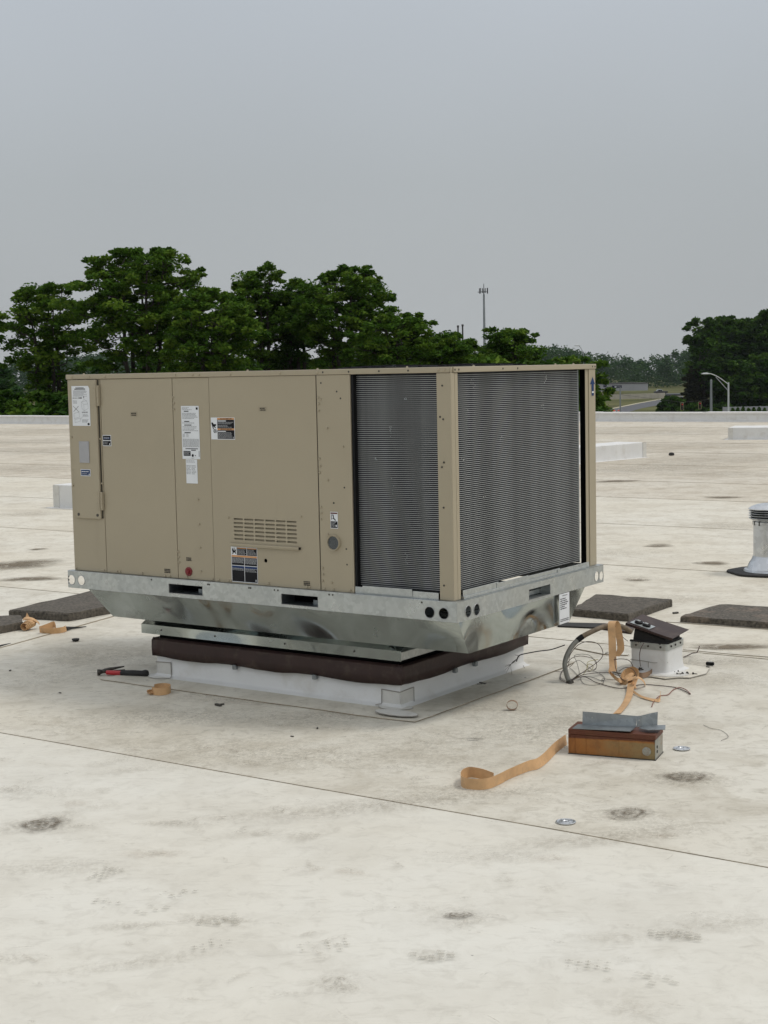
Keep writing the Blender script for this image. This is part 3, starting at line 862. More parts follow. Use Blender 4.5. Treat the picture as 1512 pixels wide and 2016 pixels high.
# ---- base rails
b = MB(UF)
HOLES = [circ(-2.258, .490, .025, 20), circ(-2.189, .490, .025, 20), circ(-.111, .484, .025, 20), circ(-.040, .484, .025, 20), rect(-1.597, -1.386, .468, .511), rect(-.910, -.705, .463, .509)]
b.plate(rect(-2.285, .024, .449, .535), HOLES, FR(-.024), .003)
b.box(-2.285, .024, -.024, .012, .533, .536)
b.box(-2.285, -.02, -.021, .03, .449, .452)
b.build('base_rail', 'galv', U, bevel=0.0012)
b = MB(UF)
b.plate(rect(-.021, 1.341, .449, .535), [circ(.067, .485, .025, 20), circ(.137, .483, .025, 20), circ(1.268, .486, .025, 20), circ(1.320, .482, .022, 20), rect(.594, .791, .462, .508)], SD(.024), .003)
b.box(-.012, .024, -.021, 1.341, .533, .5355)
b.box(-.03, .021, .012, 1.15, .449, .452)
b.build('base_rail', 'galv', U, bevel=0.0012)
b = MB(UF); b.box(-2.24, -.075, 1.338, 1.341, .449, .535); b.build('base_rail', 'galv', U)
b = MB(UF); b.box(-2.285, -2.282, .10, 1.25, .449, .535); b.build('base_rail', 'galv', U)
# inner channel webs give the holes something dark to look into
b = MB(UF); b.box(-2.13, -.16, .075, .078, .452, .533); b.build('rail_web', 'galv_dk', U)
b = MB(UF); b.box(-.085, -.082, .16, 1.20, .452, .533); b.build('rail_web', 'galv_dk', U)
def rim(axis, u, z, r, fn):
    b = MB(UF); P = [fn(u + r * math.cos(2 * math.pi * k / 20), z + r * math.sin(2 * math.pi * k / 20)) for k in range(21)]
    b.tube(P, 0.0019, 5, cap=False); b.build('hole_rim', 'bolt', U, smooth=True)
for (u, z) in ((-2.258, .490), (-2.189, .490), (-.111, .484), (-.040, .484)): rim('x', u, z, .0255, lambda x, zz: (x, -.0245, zz))
for (u, z) in ((.067, .485), (.137, .483), (1.268, .486)): rim('y', u, z, .0255, lambda y, zz: (.0245, y, zz))
for (x0, x1, z0, z1) in ((-1.597, -1.386, .468, .511), (-.910, -.705, .463, .509)):
    b = MB(UF); b.box(x0 - .004, x0, -.021, .30, z0, z1); b.box(x1, x1 + .004, -.021, .30, z0, z1); b.box(x0, x1, -.021, .30, z1, z1 + .003); b.box(x0, x1, -.021, .30, z0 - .003, z0)
    b.box(x0 + .14, x1, .03, .034, z0, z0 + .020)
    b.build('fork_pocket', 'galv_dk', U)
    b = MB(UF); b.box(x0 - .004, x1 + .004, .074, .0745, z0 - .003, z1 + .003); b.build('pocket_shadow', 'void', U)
    b = MB(UF); fr = .003
    b.box(x0 - fr, x1 + fr, -.0262, -.0235, z0 - fr, z0); b.box(x0 - fr, x0, -.0262, -.0235, z0, z1); b.build('pocket_rim', 'bolt', U)
b = MB(UF); b.box(-.28, .021, .590, .594, .462, .508); b.box(-.28, .021, .791, .795, .462, .508); b.box(-.28, .021, .594, .791, .459, .462); b.box(-.03, -.026, .60, .79, .466, .485); b.build('fork_pocket', 'galv', U)
b = MB(UF); fr = .003; b.box(.0235, .0262, .594 - fr, .791 + fr, .459, .462); b.box(.0235, .0262, .791, .791 + fr, .462, .508); b.build('pocket_rim', 'bolt', U)
# ---- galvanised kick angles under the coils
b = MB(UF); b.box(-.512, -.078, -.004, -.001, .535, .566); b.box(-.47, -.21, -.0075, -.0045, .541, .573); b.build('coil_support_angle', 'galv', U, bevel=.001)
b = MB(UF)
for (y0, y1, zz, xx) in ((.062, .36, .574, .003), (.34, .62, .570, .006), (.62, .93, .566, .003), (.90, 1.222, .562, .006)):
    b.box(xx - .002, xx + .001, y0, y1, .5355, zz)
b.box(-.015, .010, .06, 1.22, .5355, .548)
b.build('coil_support_angle', 'galv', U, bevel=.001)
# ---- cabinet core (dark body behind the panels)
b = MB(UF); b.box(-2.250, -.522, .030, 1.300, ZB, 1.505); b.build('inner_cabinet', 'void', U)
b = MB(UF); b.box(-2.257, -2.2505, .010, 1.317, ZB, ZT); b.build('end_panel', 'paint', U)
b = MB(UF); b.box(-2.257, -.52, 1.3005, 1.317, ZB, ZT); b.build('rear_panel', 'paint', U)
# ---- front panels
def panel(x0, x1, name, holes=(), y=0.0, th=0.028):
    b = MB(UF); b.plate(rect(x0, x1, ZB, ZT - .001), list(holes), FR(y), th)
    return b.build(name, 'paint', U, bevel=0.0016 if not holes else 0)
panel(-2.257, -2.0335, 'control_panel')
panel(-2.0305, -1.5585, 'access_panel')
panel(-1.5555, -1.3295, 'access_panel', y=.0015)
lou = []
for r_ in range(6):
    for c_ in range(6):
        x0 = -1.200 + c_ * .0625; z0 = .840 - r_ * .0185
        lou.append(slot(x0, x0 + .0555, z0 - .0075, z0 + .0010))
panel(-1.3265, -.7055, 'access_panel', lou + [circ(-1.016, .652, .0095, 12)], y=0.0, th=.0025)
b = MB(UF)
for r_ in range(7):                       # slanted blades behind the louvre slots
    z0 = .848 - r_ * .0185
    b.quad([(-1.21, .0035, z0 - .017), (-.815, .0035, z0 - .017), (-.815, .020, z0 + .004), (-1.21, .020, z0 + .004)])
b.build('louvre_blades', 'paint', U)
b = MB(UF); b.box(-1.3265, -.7055, .0205, .0285, ZB, ZT - .001); b.build('panel_liner', 'void', U)
panel(-.6995, -.5185, 'access_panel', [circ(-.6215, .754, .026, 20)], y=-.001, th=.028)
# post at the near corner, rounded fold
b = MB(UF)
b.box(-.073, -.0005, -.002, .028, ZB - .001, ZT); b.box(-.028, -.0005, .028, .054, ZB - .001, ZT)
b.build('corner_post', 'paint', U, bevel=.004, seg=3)
b = MB(UF); b.box(-.018, -.0005, 1.249, 1.317, ZB, ZT); b.box(-.0075, -.005, 1.219, 1.249, ZB, ZT); b.box(-.078, -.018, 1.308, 1.317, ZB, ZT)
b.build('corner_post', 'paint', U, bevel=.002)
b = MB(UF); b.box(-.0765, -.019, 1.300, 1.306, ZB, ZT); b.box(-.0235, -.0195, 1.2505, 1.2995, ZB, ZT); b.box(-.0175, -.0085, 1.2405, 1.2485, ZB, ZT); b.build('shade_liner', 'black', U)  # black liner paints in the shade inside the beige post
b = MB(UF); b.box(-.5165, -.5035, .004, .05, ZB, ZT); b.build('shade_liner', 'black', U)  # black strip stands in for the dark gap beside the coil
# ---- roof of the unit
b = MB(UF); b.box(-2.256, -.006, .006, 1.311, 1.4985, 1.514); b.build('top_panel', 'paint', U)
def capt(x0, x1, y0, y1):
    b = MB(UF); b.box(x0, x1, y0, y1, 1.4935, 1.5175); return b.build('cap_trim', 'paint', U, bevel=.003, seg=2)
capt(-2.264, -.0045, -.005, .016)
capt(-.0145, .004, .0165, 1.321)
capt(-2.264, -.015, 1.300, 1.321)
capt(-2.264, -2.246, .0165, 1.2995)
b = MB(UF); b.lathe([(.0035, -.012), (.006, 0), (.0035, .012)], (.001, -.002, 1.5055), 8); b.build('trim_corner', 'paint', U)
# fan guards
def fan(cx, cy, r):
    b = MB(UF); b.lathe([(r, 1.514), (r, 1.5225), (r - .012, 1.5225), (r - .012, 1.514)], (cx, cy, 0), 40); fr_ = b.build('fan_ring', 'black', U)
    b = MB(UF)
    for k in range(1, 9):
        q_ = r * k / 9
        b.tube([(cx + q_ * math.cos(t_ * math.pi / 12), cy + q_ * math.sin(t_ * math.pi / 12), 1.529 - .006 * (k / 9) ** 2) for t_ in range(25)], .0015, 4, cap=False)
    for k in range(12):
        a = k * math.pi / 6
        b.tube([(cx, cy, 1.531), (cx + r * .6 * math.cos(a), cy + r * .6 * math.sin(a), 1.528), (cx + r * math.cos(a), cy + r * math.sin(a), 1.522)], .0018, 4)
    b.build('fan_guard', 'black', U)
    b = MB(UF)
    for k in range(4):
        a = k * math.pi / 2 + .3
        T_ = Matrix.Translation((cx, cy, 1.506)) @ Matrix.Rotation(a, 4, 'Z') @ Matrix.Rotation(R(14), 4, 'X')
        b.box(.04, r - .03, -.07, .07, -.001, .001, T=T_)
    b.lathe([(.05, 1.49), (.05, 1.515)], (cx, cy, 0), 16)
    b.build('fan_blades', 'galv_dk', U)
fan(-.52, .36, .26); fan(-.47, .95, .26)
# ---- coils: dark fin block + one bar per tube
NT = 108
pitch = (1.489 - .570) / NT
b = MB(UF); b.box(-.5035, -.0735, .034, .058, .566, ZT); coilF = b.build('condenser_coil', 'fin', U)
b = MB(UF); b.box(-.060, -.034, .0545, 1.196, .566, ZT); coilS = b.build('condenser_coil', 'fin', U)
b = MB(UF); b.box(-.5035, -.115, 1.262, 1.286, .545, ZT); b.build('condenser_coil', 'fin', U)
b = MB(UF); b.box(-.5185, -.5165, .03, 1.30, .545, ZT); b.build('divider_panel', 'void', U)
# the one continuous end header of the side coil
b = MB(UF); b.box(-.062, -.030, 1.190, 1.199, .560, ZT - .002); b.build('coil_header', 'galv_dk', U, bevel=.002)
b = MB(UF); b.box(-.5035, -.0735, .0275, .0335, .5725 - .0016, .5725 + .0012); tubF = b.build('coil_tube', 'tube', coilF)
b = MB(UF); b.box(-.0335, -.0275, .0545, 1.190, .5725 - .0016, .5725 + .0012); tubS = b.build('coil_tube', 'tube', coilS)
for k in range(1, NT):
    dup(tubF, coilF, (0, 0, pitch * k)); dup(tubS, coilS, (0, 0, pitch * k))
# bent fins / scratches on the coil faces
rr = random.Random(21)
b = MB(UF)
for (y, z, h) in ((.21, 1.45, .02), (.225, 1.43, .015), (.86, 1.47, .012), (.86, 1.455, .008), (.86, 1.44, .008), (.83, 1.32, .012), (.12, 1.12, .012), (.16, 1.32, .01), (.70, .60, .006), (.45, 1.2, .01), (.62, 1.0, .004), (.30, .95, .004)):
    for k in range(3):
        yy = y + rr.uniform(-.012, .012); zz = z + rr.uniform(-h, h)
        b.quad([(-.0268, yy, zz), (-.0268, yy + rr.uniform(.002, .008), zz), (-.0268, yy + rr.uniform(.002, .007), zz + rr.uniform(.004, .010)), (-.0268, yy, zz + .004)])
tag(b.build('fin_scratches', 'bolt', U), kind='stuff')
b = MB(UF)
for (x, z0, z1) in ((-.325, .90, 1.05), (-.33, 1.22, 1.29), (-.26, .66, .72), (-.41, 1.12, 1.13), (-.25, 1.38, 1.39)):
    for k in range(12):
        zz = rr.uniform(z0, z1); xx = x + rr.uniform(-.006, .006)
        b.quad([(xx, .0268, zz), (xx + .004, .0268, zz), (xx + .003, .0268, zz + .004), (xx, .0268, zz + .003)])
tag(b.build('fin_scratches', 'galv_dk', U), kind='stuff')
# ---- control door
b = MB(UF); b.box(-2.224, -2.048, -.013, -.001, .803, 1.490); door = b.build('control_door', 'paint', U, bevel=.002)
b = MB(UF); b.box(-2.0475, -2.0405, -.0035, -.0008, .806, 1.490); b.build('door_shadow_strip', 'door_shadow', U)  # dark strip paints in the shadow along the door edge
def hinge(z0, z1):
    b = MB(UF); b.box(-2.069, -2.049, -.0155, -.0135, z0, z1); b.box(-2.0475, -2.031, -.0155, -.0012, z0, z1)
    n_ = 5
    for k in range(n_): 
        a = z0 + (z1 - z0) * k / n_; b.tube([(-2.048, -.0175, a + .001), (-2.048, -.0175, a + (z1 - z0) / n_ - .002)], .0035, 8)
    for k in range(4):
        zz = z0 + (z1 - z0) * (k + .5) / 4
        for x in (-2.061, -2.037): b.lathe([(.0026, 0), (.0026, .0012), (.0012, .0022)], (x, -.0155, zz), 6, axis=Matrix.Rotation(R(90), 4, 'X'))
    b.build('hinge', 'paint', door)
hinge(1.362, 1.462); hinge(.848, .938)
b = MB(UF); b.box(-2.177, -2.108, -.0165, -.0135, 1.081, 1.187)
for (x, z) in ((-2.168, 1.175), (-2.118, 1.175), (-2.168, 1.093), (-2.118, 1.093)): b.lathe([(.0028, 0), (.0015, .002)], (x, -.0165, z), 6, axis=Matrix.Rotation(R(90), 4, 'X'))
b.build('cover_plate', 'greyplate', door, bevel=.0012)
for x in (-2.200, -2.068):
    b = MB(UF); b.lathe([(.0075, 0), (.0075, .002), (.004, .0015)], (x, -.0132, .822), 12, axis=Matrix.Rotation(R(90), 4, 'X')); b.build('quarter_turn_latch', 'steel', door)
# ---- labels
rr = random.Random(4)
DO = -.0132
# long instruction sheet on the door
q = LF(DO)
b = MB(UF); P = [(-2.216, 1.264), (-2.092, 1.264), (-2.092, 1.448), (-2.100, 1.461), (-2.216, 1.461)]
b.quad([(x, DO - .0010, z) for x, z in P], 0)
s = q(1)
rc(b, s, -2.188, -2.130, 1.450, 1.453, 1); rc(b, s, -2.195, -2.120, 1.4435, 1.4475, 1)
rows(b, s, -2.205, -2.110, 1.408, 1.440, 7, 2, rr, .98, .5, .003, .010, .35)
rows(b, s, -2.210, -2.175, 1.398, 1.405, 1, 2, rr, 1, .7); rows(b, s, -2.168, -2.142, 1.398, 1.406, 1, 1, rr, 1, .7)
rc(b, s, -2.134, -2.130, 1.400, 1.410, 1)
rows(b, s, -2.209, -2.180, 1.372, 1.390, 4, 2, rr, 1, .5)
def line(b, fn, a, c, w_, m):
    d = Vector((c[0] - a[0], c[1] - a[1])); nn = Vector((-d.y, d.x)).normalized() * w_ / 2
    b.quad([fn(a[0] + nn.x, a[1] + nn.y), fn(a[0] - nn.x, a[1] - nn.y), fn(c[0] - nn.x, c[1] - nn.y), fn(c[0] + nn.x, c[1] + nn.y)], m)
# drawing of a box lifted by hooks, crossed-out drawing
for a, c in (((-2.150, 1.382), (-2.112, 1.388)), ((-2.112, 1.388), (-2.105, 1.372)), ((-2.150, 1.382), (-2.148, 1.352)), ((-2.148, 1.352), (-2.132, 1.338)), ((-2.132, 1.338), (-2.103, 1.350)), ((-2.103, 1.350), (-2.105, 1.372)), ((-2.150, 1.382), (-2.133, 1.370)), ((-2.133, 1.370), (-2.105, 1.372)), ((-2.133, 1.370), (-2.132, 1.338)), ((-2.13, 1.395), (-2.145, 1.383)), ((-2.13, 1.395), (-2.112, 1.385))):
    line(b, s, a, c, .0012, 2)
line(b, s, (-2.208, 1.362), (-2.168, 1.332), .0018, 1); line(b, s, (-2.170, 1.362), (-2.206, 1.334), .0018, 1)
for a, c in (((-2.205, 1.325), (-2.170, 1.332)), ((-2.205, 1.325), (-2.203, 1.300)), ((-2.203, 1.300), (-2.165, 1.308)), ((-2.165, 1.308), (-2.170, 1.332)), ((-2.200, 1.295), (-2.160, 1.303)), ((-2.200, 1.295), (-2.198, 1.280)), ((-2.198, 1.280), (-2.160, 1.287)), ((-2.16, 1.303), (-2.16, 1.287)), ((-2.16, 1.295), (-2.145, 1.31))):
    line(b, s, a, c, .0012, 2)
rows(b, s, -2.148, -2.108, 1.327, 1.334, 2, 1, rr, 1, .5); rows(b, s, -2.143, -2.104, 1.309, 1.321, 3, 2, rr, 1, .5); rows(b, s, -2.150, -2.103, 1.280, 1.296, 4, 2, rr, 1, .5)
b.quad([s(-2.105 + .008 * math.cos(k * math.pi / 5), 1.273 + .006 * math.sin(k * math.pi / 5)) for k in range(10)], 1)
b.build('instruction_sheet', ['white', 'ink', 'greytxt'], door)
# blue sticker under the plate
b = MB(UF); s0, s1, s2 = q(0), q(1), q(2)
rc(b, s0, -2.173, -2.105, 1.015, 1.049, 0); rc(b, s1, -2.170, -2.108, 1.018, 1.046, 3)
rows(b, s2, -2.166, -2.112, 1.034, 1.040, 1, 0, rr, 1, .6, ragged=.1); rows(b, s2, -2.166, -2.122, 1.022, 1.030, 2, 2, rr, 1, .5); rc(b, s2, -2.117, -2.111, 1.020, 1.027, 0)
b.build('blue_sticker', ['white', 'ink', 'greytxt', 'blue'], door)
# two-part navy sticker
q = LF(0.0); s0, s1, s2, s3 = q(0), q(1), q(2), q(3)
b = MB(UF); rc(b, s0, -2.026, -1.968, 1.165, 1.219, 0)
rc(b, s1, -2.023, -1.971, 1.194, 1.216, 1); rc(b, s1, -2.023, -1.971, 1.168, 1.190, 1); rc(b, s2, -2.018, -1.976, 1.199, 1.209, 3)
rows(b, s3, -2.016, -1.978, 1.200, 1.210, 2, 2, rr, 1, .5); rows(b, s3, -2.019, -1.985, 1.172, 1.186, 3, 2, rr, 1, .4); rc(b, s3, -1.981, -1.975, 1.171, 1.178, 0)
b.build('navy_sticker', ['white', 'ink', 'greytxt', 'blue'], U)
# rating plate
q = LF(.0015); s0, s1, s2 = q(0), q(1), q(2)
b = MB(UF); rc(b, s0, -1.505, -1.394, 1.110, 1.360, 0)
rows(b, s1, -1.499, -1.420, 1.340, 1.354, 3, 2, rr, .8, .5, ragged=.5); rc(b, s1, -1.412, -1.400, 1.342, 1.353, 1)
rc(b, s1, -1.487, -1.458, 1.333, 1.337, 1)
rows(b, s1, -1.499, -1.402, 1.298, 1.328, 5, 2, rr, 1, .5); rc(b, s1, -1.487, -1.455, 1.285, 1.289, 1)
rc(b, s1, -1.487, -1.442, 1.268, 1.272, 1); rows(b, s1, -1.499, -1.402, 1.276, 1.283, 1, 2, rr, 1, .5); rows(b, s1, -1.499, -1.402, 1.240, 1.265, 4, 2, rr, 1, .45)
rc(b, s1, -1.487, -1.448, 1.232, 1.236, 1); rows(b, s1, -1.499, -1.484, 1.212, 1.230, 4, 2, rr, 1, .5); rows(b, s1, -1.476, -1.462, 1.212, 1.230, 4, 2, rr, 1, .5)
rows(b, s1, -1.499, -1.398, 1.166, 1.206, 9, 2, rr, 1.02, .6, ragged=.08)
rc(b, s1, -1.484, -1.405, 1.157, 1.1605, 1); rc(b, s1, -1.449, -1.420, 1.150, 1.154, 1)
rc(b, s1, -1.497, -1.453, 1.125, 1.148, 1); rows(b, s2, -1.494, -1.456, 1.129, 1.145, 4, 0, rr, 1, .25)
b.quad([s1(-1.440 + .007 * math.cos(k * math.pi / 5), 1.127 + .007 * math.sin(k * math.pi / 5)) for k in range(10)], 1)
b.quad([s1(-1.424 + .003 * math.cos(k * math.pi / 5), 1.127 + .003 * math.sin(k * math.pi / 5)) for k in range(10)], 1)
rows(b, s1, -1.448, -1.430, 1.112, 1.118, 2, 2, rr, 1, .5)
for k in range(10): rc(b, s1, -1.4025, -1.3975, 1.122 + k * .0028, 1.1235 + k * .0028, 1)
b.build('rating_plate', ['white', 'ink', 'greytxt'], U)
b = MB(UF); rc(b, s0, -1.485, -1.414, .995, 1.1085, 0)
rows(b, s1, -1.482, -1.420, 1.092, 1.104, 2, 2, rr, 1, .4); rows(b, s1, -1.482, -1.455, 1.037, 1.082, 7, 2, rr, 1, .5); rows(b, s1, -1.450, -1.422, 1.037, 1.082, 7, 2, rr, 1, .5)
b.build('paper_label', ['white', 'ink', 'greytxt'], U)
# orange/black warning sticker with hand and fan pictogram
q = LF(0.0); s0, s1, s2, s3 = q(0), q(1), q(2), q(3)
b = MB(UF); rc(b, s0, -1.320, -1.176, 1.204, 1.306, 0)
rc(b, s1, -1.281, -1.179, 1.296, 1.304, 3); rc(b, s1, -1.281, -1.179, 1.256, 1.2955, 1); rc(b, s1, -1.281, -1.179, 1.248, 1.2555, 3); rc(b, s1, -1.281, -1.179, 1.207, 1.2475, 1)
rows(b, s2, -1.262, -1.192, 1.2975, 1.3025, 1, 1, rr, 1, .6, ragged=0); rows(b, s2, -1.262, -1.192, 1.2495, 1.2545, 1, 1, rr, 1, .6, ragged=0)
rc(b, s2, -1.278, -1.228, 1.288, 1.292, 0); rows(b, s2, -1.278, -1.182, 1.274, 1.286, 3, 2, rr, 1, .5); rows(b, s2, -1.278, -1.190, 1.259, 1.271, 3, 2, rr, .9, .5)
rc(b, s2, -1.278, -1.230, 1.240, 1.244, 0); rows(b, s2, -1.278, -1.182, 1.209, 1.238, 6, 2, rr, 1, .5); rc(b, s3, -1.189, -1.182, 1.209, 1.217, 2)
HND = [(-1.318, 1.282), (-1.308, 1.283), (-1.303, 1.275), (-1.288, 1.275), (-1.288, 1.269), (-1.296, 1.264), (-1.290, 1.258), (-1.295, 1.256), (-1.303, 1.264), (-1.305, 1.262), (-1.303, 1.252), (-1.307, 1.250), (-1.311, 1.262)]
tri = tessellate_polygon([[Vector((a, c, 0)) for a, c in HND]])
for t3 in tri: b.quad([s1(*HND[k]) for k in t3], 1)
for k in range(6):
    a = k * math.pi / 3; cx_, cz_ = -1.295, 1.243
    b.quad([s1(cx_, cz_), s1(cx_ + .012 * math.cos(a - .3), cz_ + .010 * math.sin(a - .3)), s1(cx_ + .012 * math.cos(a + .3), cz_ + .010 * math.sin(a + .3))], 1)
b.build('warning_sticker', ['white', 'ink', 'greytxt', 'orange'], U)
# large combination warning sticker
b = MB(UF); rc(b, s0, -1.221, -1.064, .543, .708, 0)
rc(b, s1, -1.186, -1.1275, .6695, .705, 1); rc(b, s1, -1.1245, -1.0665, .6695, .705, 1)
rc(b, s1, -1.218, -1.0665, .660, .668, 3); rc(b, s1, -1.218, -1.1435, .622, .659, 1); rc(b, s1, -1.1405, -1.0665, .622, .659, 1)
rc(b, s1, -1.218, -1.1435, .607, .619, 4); rc(b, s1, -1.1405, -1.0665, .607, .619, 4)
rc(b, s1, -1.218, -1.1435, .546, .6065, 1); rc(b, s1, -1.1405, -1.0665, .546, .6065, 1)
rc(b, s2, -1.184, -1.129, .7005, .7045, 3); rc(b, s2, -1.122, -1.069, .7005, .7045, 3)
rows(b, s2, -1.184, -1.130, .672, .698, 6, 2, rr, 1, .45); rows(b, s2, -1.122, -1.070, .672, .698, 6, 2, rr, 1, .45)
rows(b, s2, -1.216, -1.147, .632, .657, 8, 2, rr, 1.02, .62, ragged=.1); rows(b, s2, -1.138, -1.069, .630, .657, 8, 2, rr, 1.02, .62, ragged=.1)
rows(b, s2, -1.216, -1.147, .597, .610, 3, 2, rr, 1, .45); rows(b, s2, -1.138, -1.069, .592, .610, 4, 2, rr, 1, .45)
rc(b, s2, -1.079, -1.070, .550, .560, 2)
BR = [(-1.213, .700), (-1.210, .701), (-1.205, .688), (-1.203, .702), (-1.200, .702), (-1.199, .687), (-1.191, .697), (-1.189, .695), (-1.193, .684), (-1.190, .674), (-1.194, .674), (-1.197, .680), (-1.205, .680), (-1.209, .672), (-1.214, .672), (-1.211, .682), (-1.215, .690)]
tri = tessellate_polygon([[Vector((a, c, 0)) for a, c in BR]])
for t3 in tri: b.quad([s1(*BR[k]) for k in t3], 1)
b.build('warning_sticker', ['white', 'ink', 'greytxt', 'orange', 'blue'], U)
# small maroon-topped sticker above the round grille
q = LF(-.001); s0, s1, s2 = q(0), q(1), q(2)
b = MB(UF); rc(b, s0, -.640, -.599, .817, .891, 0); rc(b, s1, -.638, -.601, .882, .888, 3); rc(b, s1, -.638, -.601, .820, .849, 1)
rc(b, s1, -.635, -.632, .856, .880, 1)
line(b, s1, (-.629, .877), (-.623, .877), .004, 1); line(b, s1, (-.624, .878), (-.622, .862), .005, 1); line(b, s1, (-.622, .863), (-.611, .853), .005, 1); line(b, s1, (-.631, .862), (-.623, .860), .002, 1)
rows(b, s2, -.636, -.606, .824, .846, 5, 2, rr, .9, .5); rc(b, s2, -.611, -.604, .825, .834, 0)
b.build('hazard_sticker', ['white', 'ink', 'greytxt', 'maroon'], U)
# small print stickers: two or three short dark lines straight on the paint
def tiny(x0, x1, z0, z1, n_, y, bgm=False):
    q = LF(y); b = MB(UF)
    if bgm: rc(b, q(0), x0, x1, z0, z1, 1)
    rows(b, q(1), x0 + (x1 - x0) * .18, x1 - (x1 - x0) * .12, z0 + .002, z1 - .002, n_, 0, rr, 1, .62, .003, .009, .15)
    b.build('printed_note', ['ink', 'greyb'], U)
M['greyb'] = simple('clear_sticker_tint', (0.33, 0.285, 0.20), 0.4)
tiny(-1.835, -1.789, 1.310, 1.332, 2, 0, True); tiny(-1.033, -.986, 1.334, 1.354, 2, 0, True)
tiny(-.808, -.757, .549, .575, 3, 0); tiny(-1.654, -1.600, .556, .582, 3, 0); tiny(-1.511, -1.463, .622, .644, 3, .0015)
# blue up arrow on the far post
b = MB(UF); f_ = LS(0)(0); w2 = LS(0)(1)
b.quad([f_(1.286, 1.455), f_(1.309, 1.420), f_(1.257, 1.420)], 0); rc(b, f_, 1.274, 1.297, 1.365, 1.420, 0); rc(b, w2, 1.276, 1.295, 1.378, 1.386, 1)
b.build('blue_arrow_sticker', ['blue', 'white'], U)
# ---- red alarm knob, round grille, drip strip below louvres
b = MB(UF); AX = Matrix.Rotation(R(90), 4, 'X')
b.lathe([(.0215, 0), (.0215, .004), (.018, .007), (.012, .007), (.010, .015), (.004, .018)], (-1.489, .0015, .574), 24, axis=AX); b.build('red_plug', 'red', U, smooth=True)
b = MB(UF); b.lathe([(.035, 0), (.0355, .010), (.0335, .014), (.030, .012), (.030, 0.0)], (-.6215, -.001, .754), 32, axis=AX); gr = b.build('vent_collar', 'paint', U, smooth=True)
b = MB(UF); b.lathe([(.0300, -.001), (.0300, .002)], (-.6215, -.001, .754), 24, axis=AX); b.build('vent_screen', 'black', gr)
b = MB(UF)
for k in range(-7, 8):
    h = math.sqrt(max(0, .029 ** 2 - (k * .004) ** 2))
    b.tube([(-.6215 + k * .004, -.008, .754 - h), (-.6215 + k * .004, -.008, .754 + h)], .0006, 4); b.tube([(-.6215 - h, -.009, .754 + k * .004), (-.6215 + h, -.009, .754 + k * .004)], .0006, 4)
tag(b.build('wire_mesh', 'galv_dk', gr), kind='stuff')
b = MB(UF); b.box(-1.217, -.815, -.012, -.0008, .7155, .7245); b.box(-1.217, -.815, -.012, -.010, .711, .7155); b.build('drip_strip', 'paint', U, bevel=.001)
b = MB(UF); b.box(-.8148, -.811, -.012, -.0008, .713, .7235); b.build('drip_strip_end', 'black', U)
# ---- screws
b = MB(UF); b.lathe([(.0058, 0), (.0058, .0025), (.0045, .0030), (.0042, .0060), (.0015, .0066)], (0, 0, 0), 8, axis=AX); 
sc0 = b.build('screw', 'paint', U, smooth=True)
b = MB(UF); b.lathe([(.0045, 0), (.0045, .0012), (.0020, .0016)], (0, 0, 0), 8, axis=AX)
sd0 = b.build('screw', 'steel', U, smooth=True)
fs = [(-1.553, 1.401), (-1.549, 1.373), (-1.549, 1.344), (-.645, 1.260), (-.561, 1.18), (-.649, 1.031), (-1.416, .919), (-1.414, .803), (-1.412, .692), (-1.411, .579),
      (-.804, .863), (-1.231, .842), (-.691, 1.394), (-.678, 1.387), (-.689, 1.367), (-.69, 1.338), (-.692, 1.125), (-.690, 1.093), (-.692, 1.064),
      (-.69, .91), (-.688, .883), (-.69, .856), (-.689, .638), (-.687, .61), (-.690, .58), (-.640, .575), (-.655, .790), (-2.24, 1.206), (-2.225, 1.20), (-2.245, .965), (-2.040, 1.20), (-2.04, .98),
      (-1.55, .665), (-1.549, .64), (-1.548, .615), (-2.245, .545), (-2.05, .548), (-1.96, .547), (-1.94, .547), (-1.79, .548), (-1.64, .545), (-1.61, .545), (-1.50, .546), (-1.34, .547), (-1.24, .547), (-1.225, .547),
      (-1.00, .548), (-.78, .547), (-.765, .547), (-.68, .546), (-.63, .546), (-.54, .548), (-2.19, 1.487), (-2.13, 1.487)]
first = True
for (x, z) in fs:
    y = -.0012 if x > -.7 else (.0015 if -1.556 < x < -1.329 else 0)
    if first: first = False
    off = (WM[U.name].inverted() @ (UF @ Vector((x, y, z)))) - (WM[U.name].inverted() @ (UF @ Vector((0, 0, 0))))
    dup(sc0, U, off)
for (x, z) in [(-.675, 1.458), (-.59, 1.42), (-.57, 1.39), (-.557, .729), (-.56, 1.00), (-.555, .66), (-.042, 1.44), (-.040, 1.30), (-.055, 1.31), (-.050, 1.10), (-.04, 1.12), (-.045, .93), (-.05, .60), (-2.2, 1.505)]:
    off = (WM[U.name].inverted() @ (UF @ Vector((x, -.0035 if x > -.1 else 0, z)))) - (WM[U.name].inverted() @ (UF @ Vector((0, 0, 0))))
    dup(sd0, U, off)
for x in (-2.22, -2.10, -1.99, -1.53, -1.42, -1.38, -1.19, -.90, -.69, -.66, -.52, -.36, -.21, -.06, -.03):
    off = (WM[U.name].inverted() @ (UF @ Vector((x, -.005, 1.505)))) - (WM[U.name].inverted() @ (UF @ Vector((0, 0, 0))))
    dup(sc0 if x < -.68 or x > -.1 else sd0, U, off)
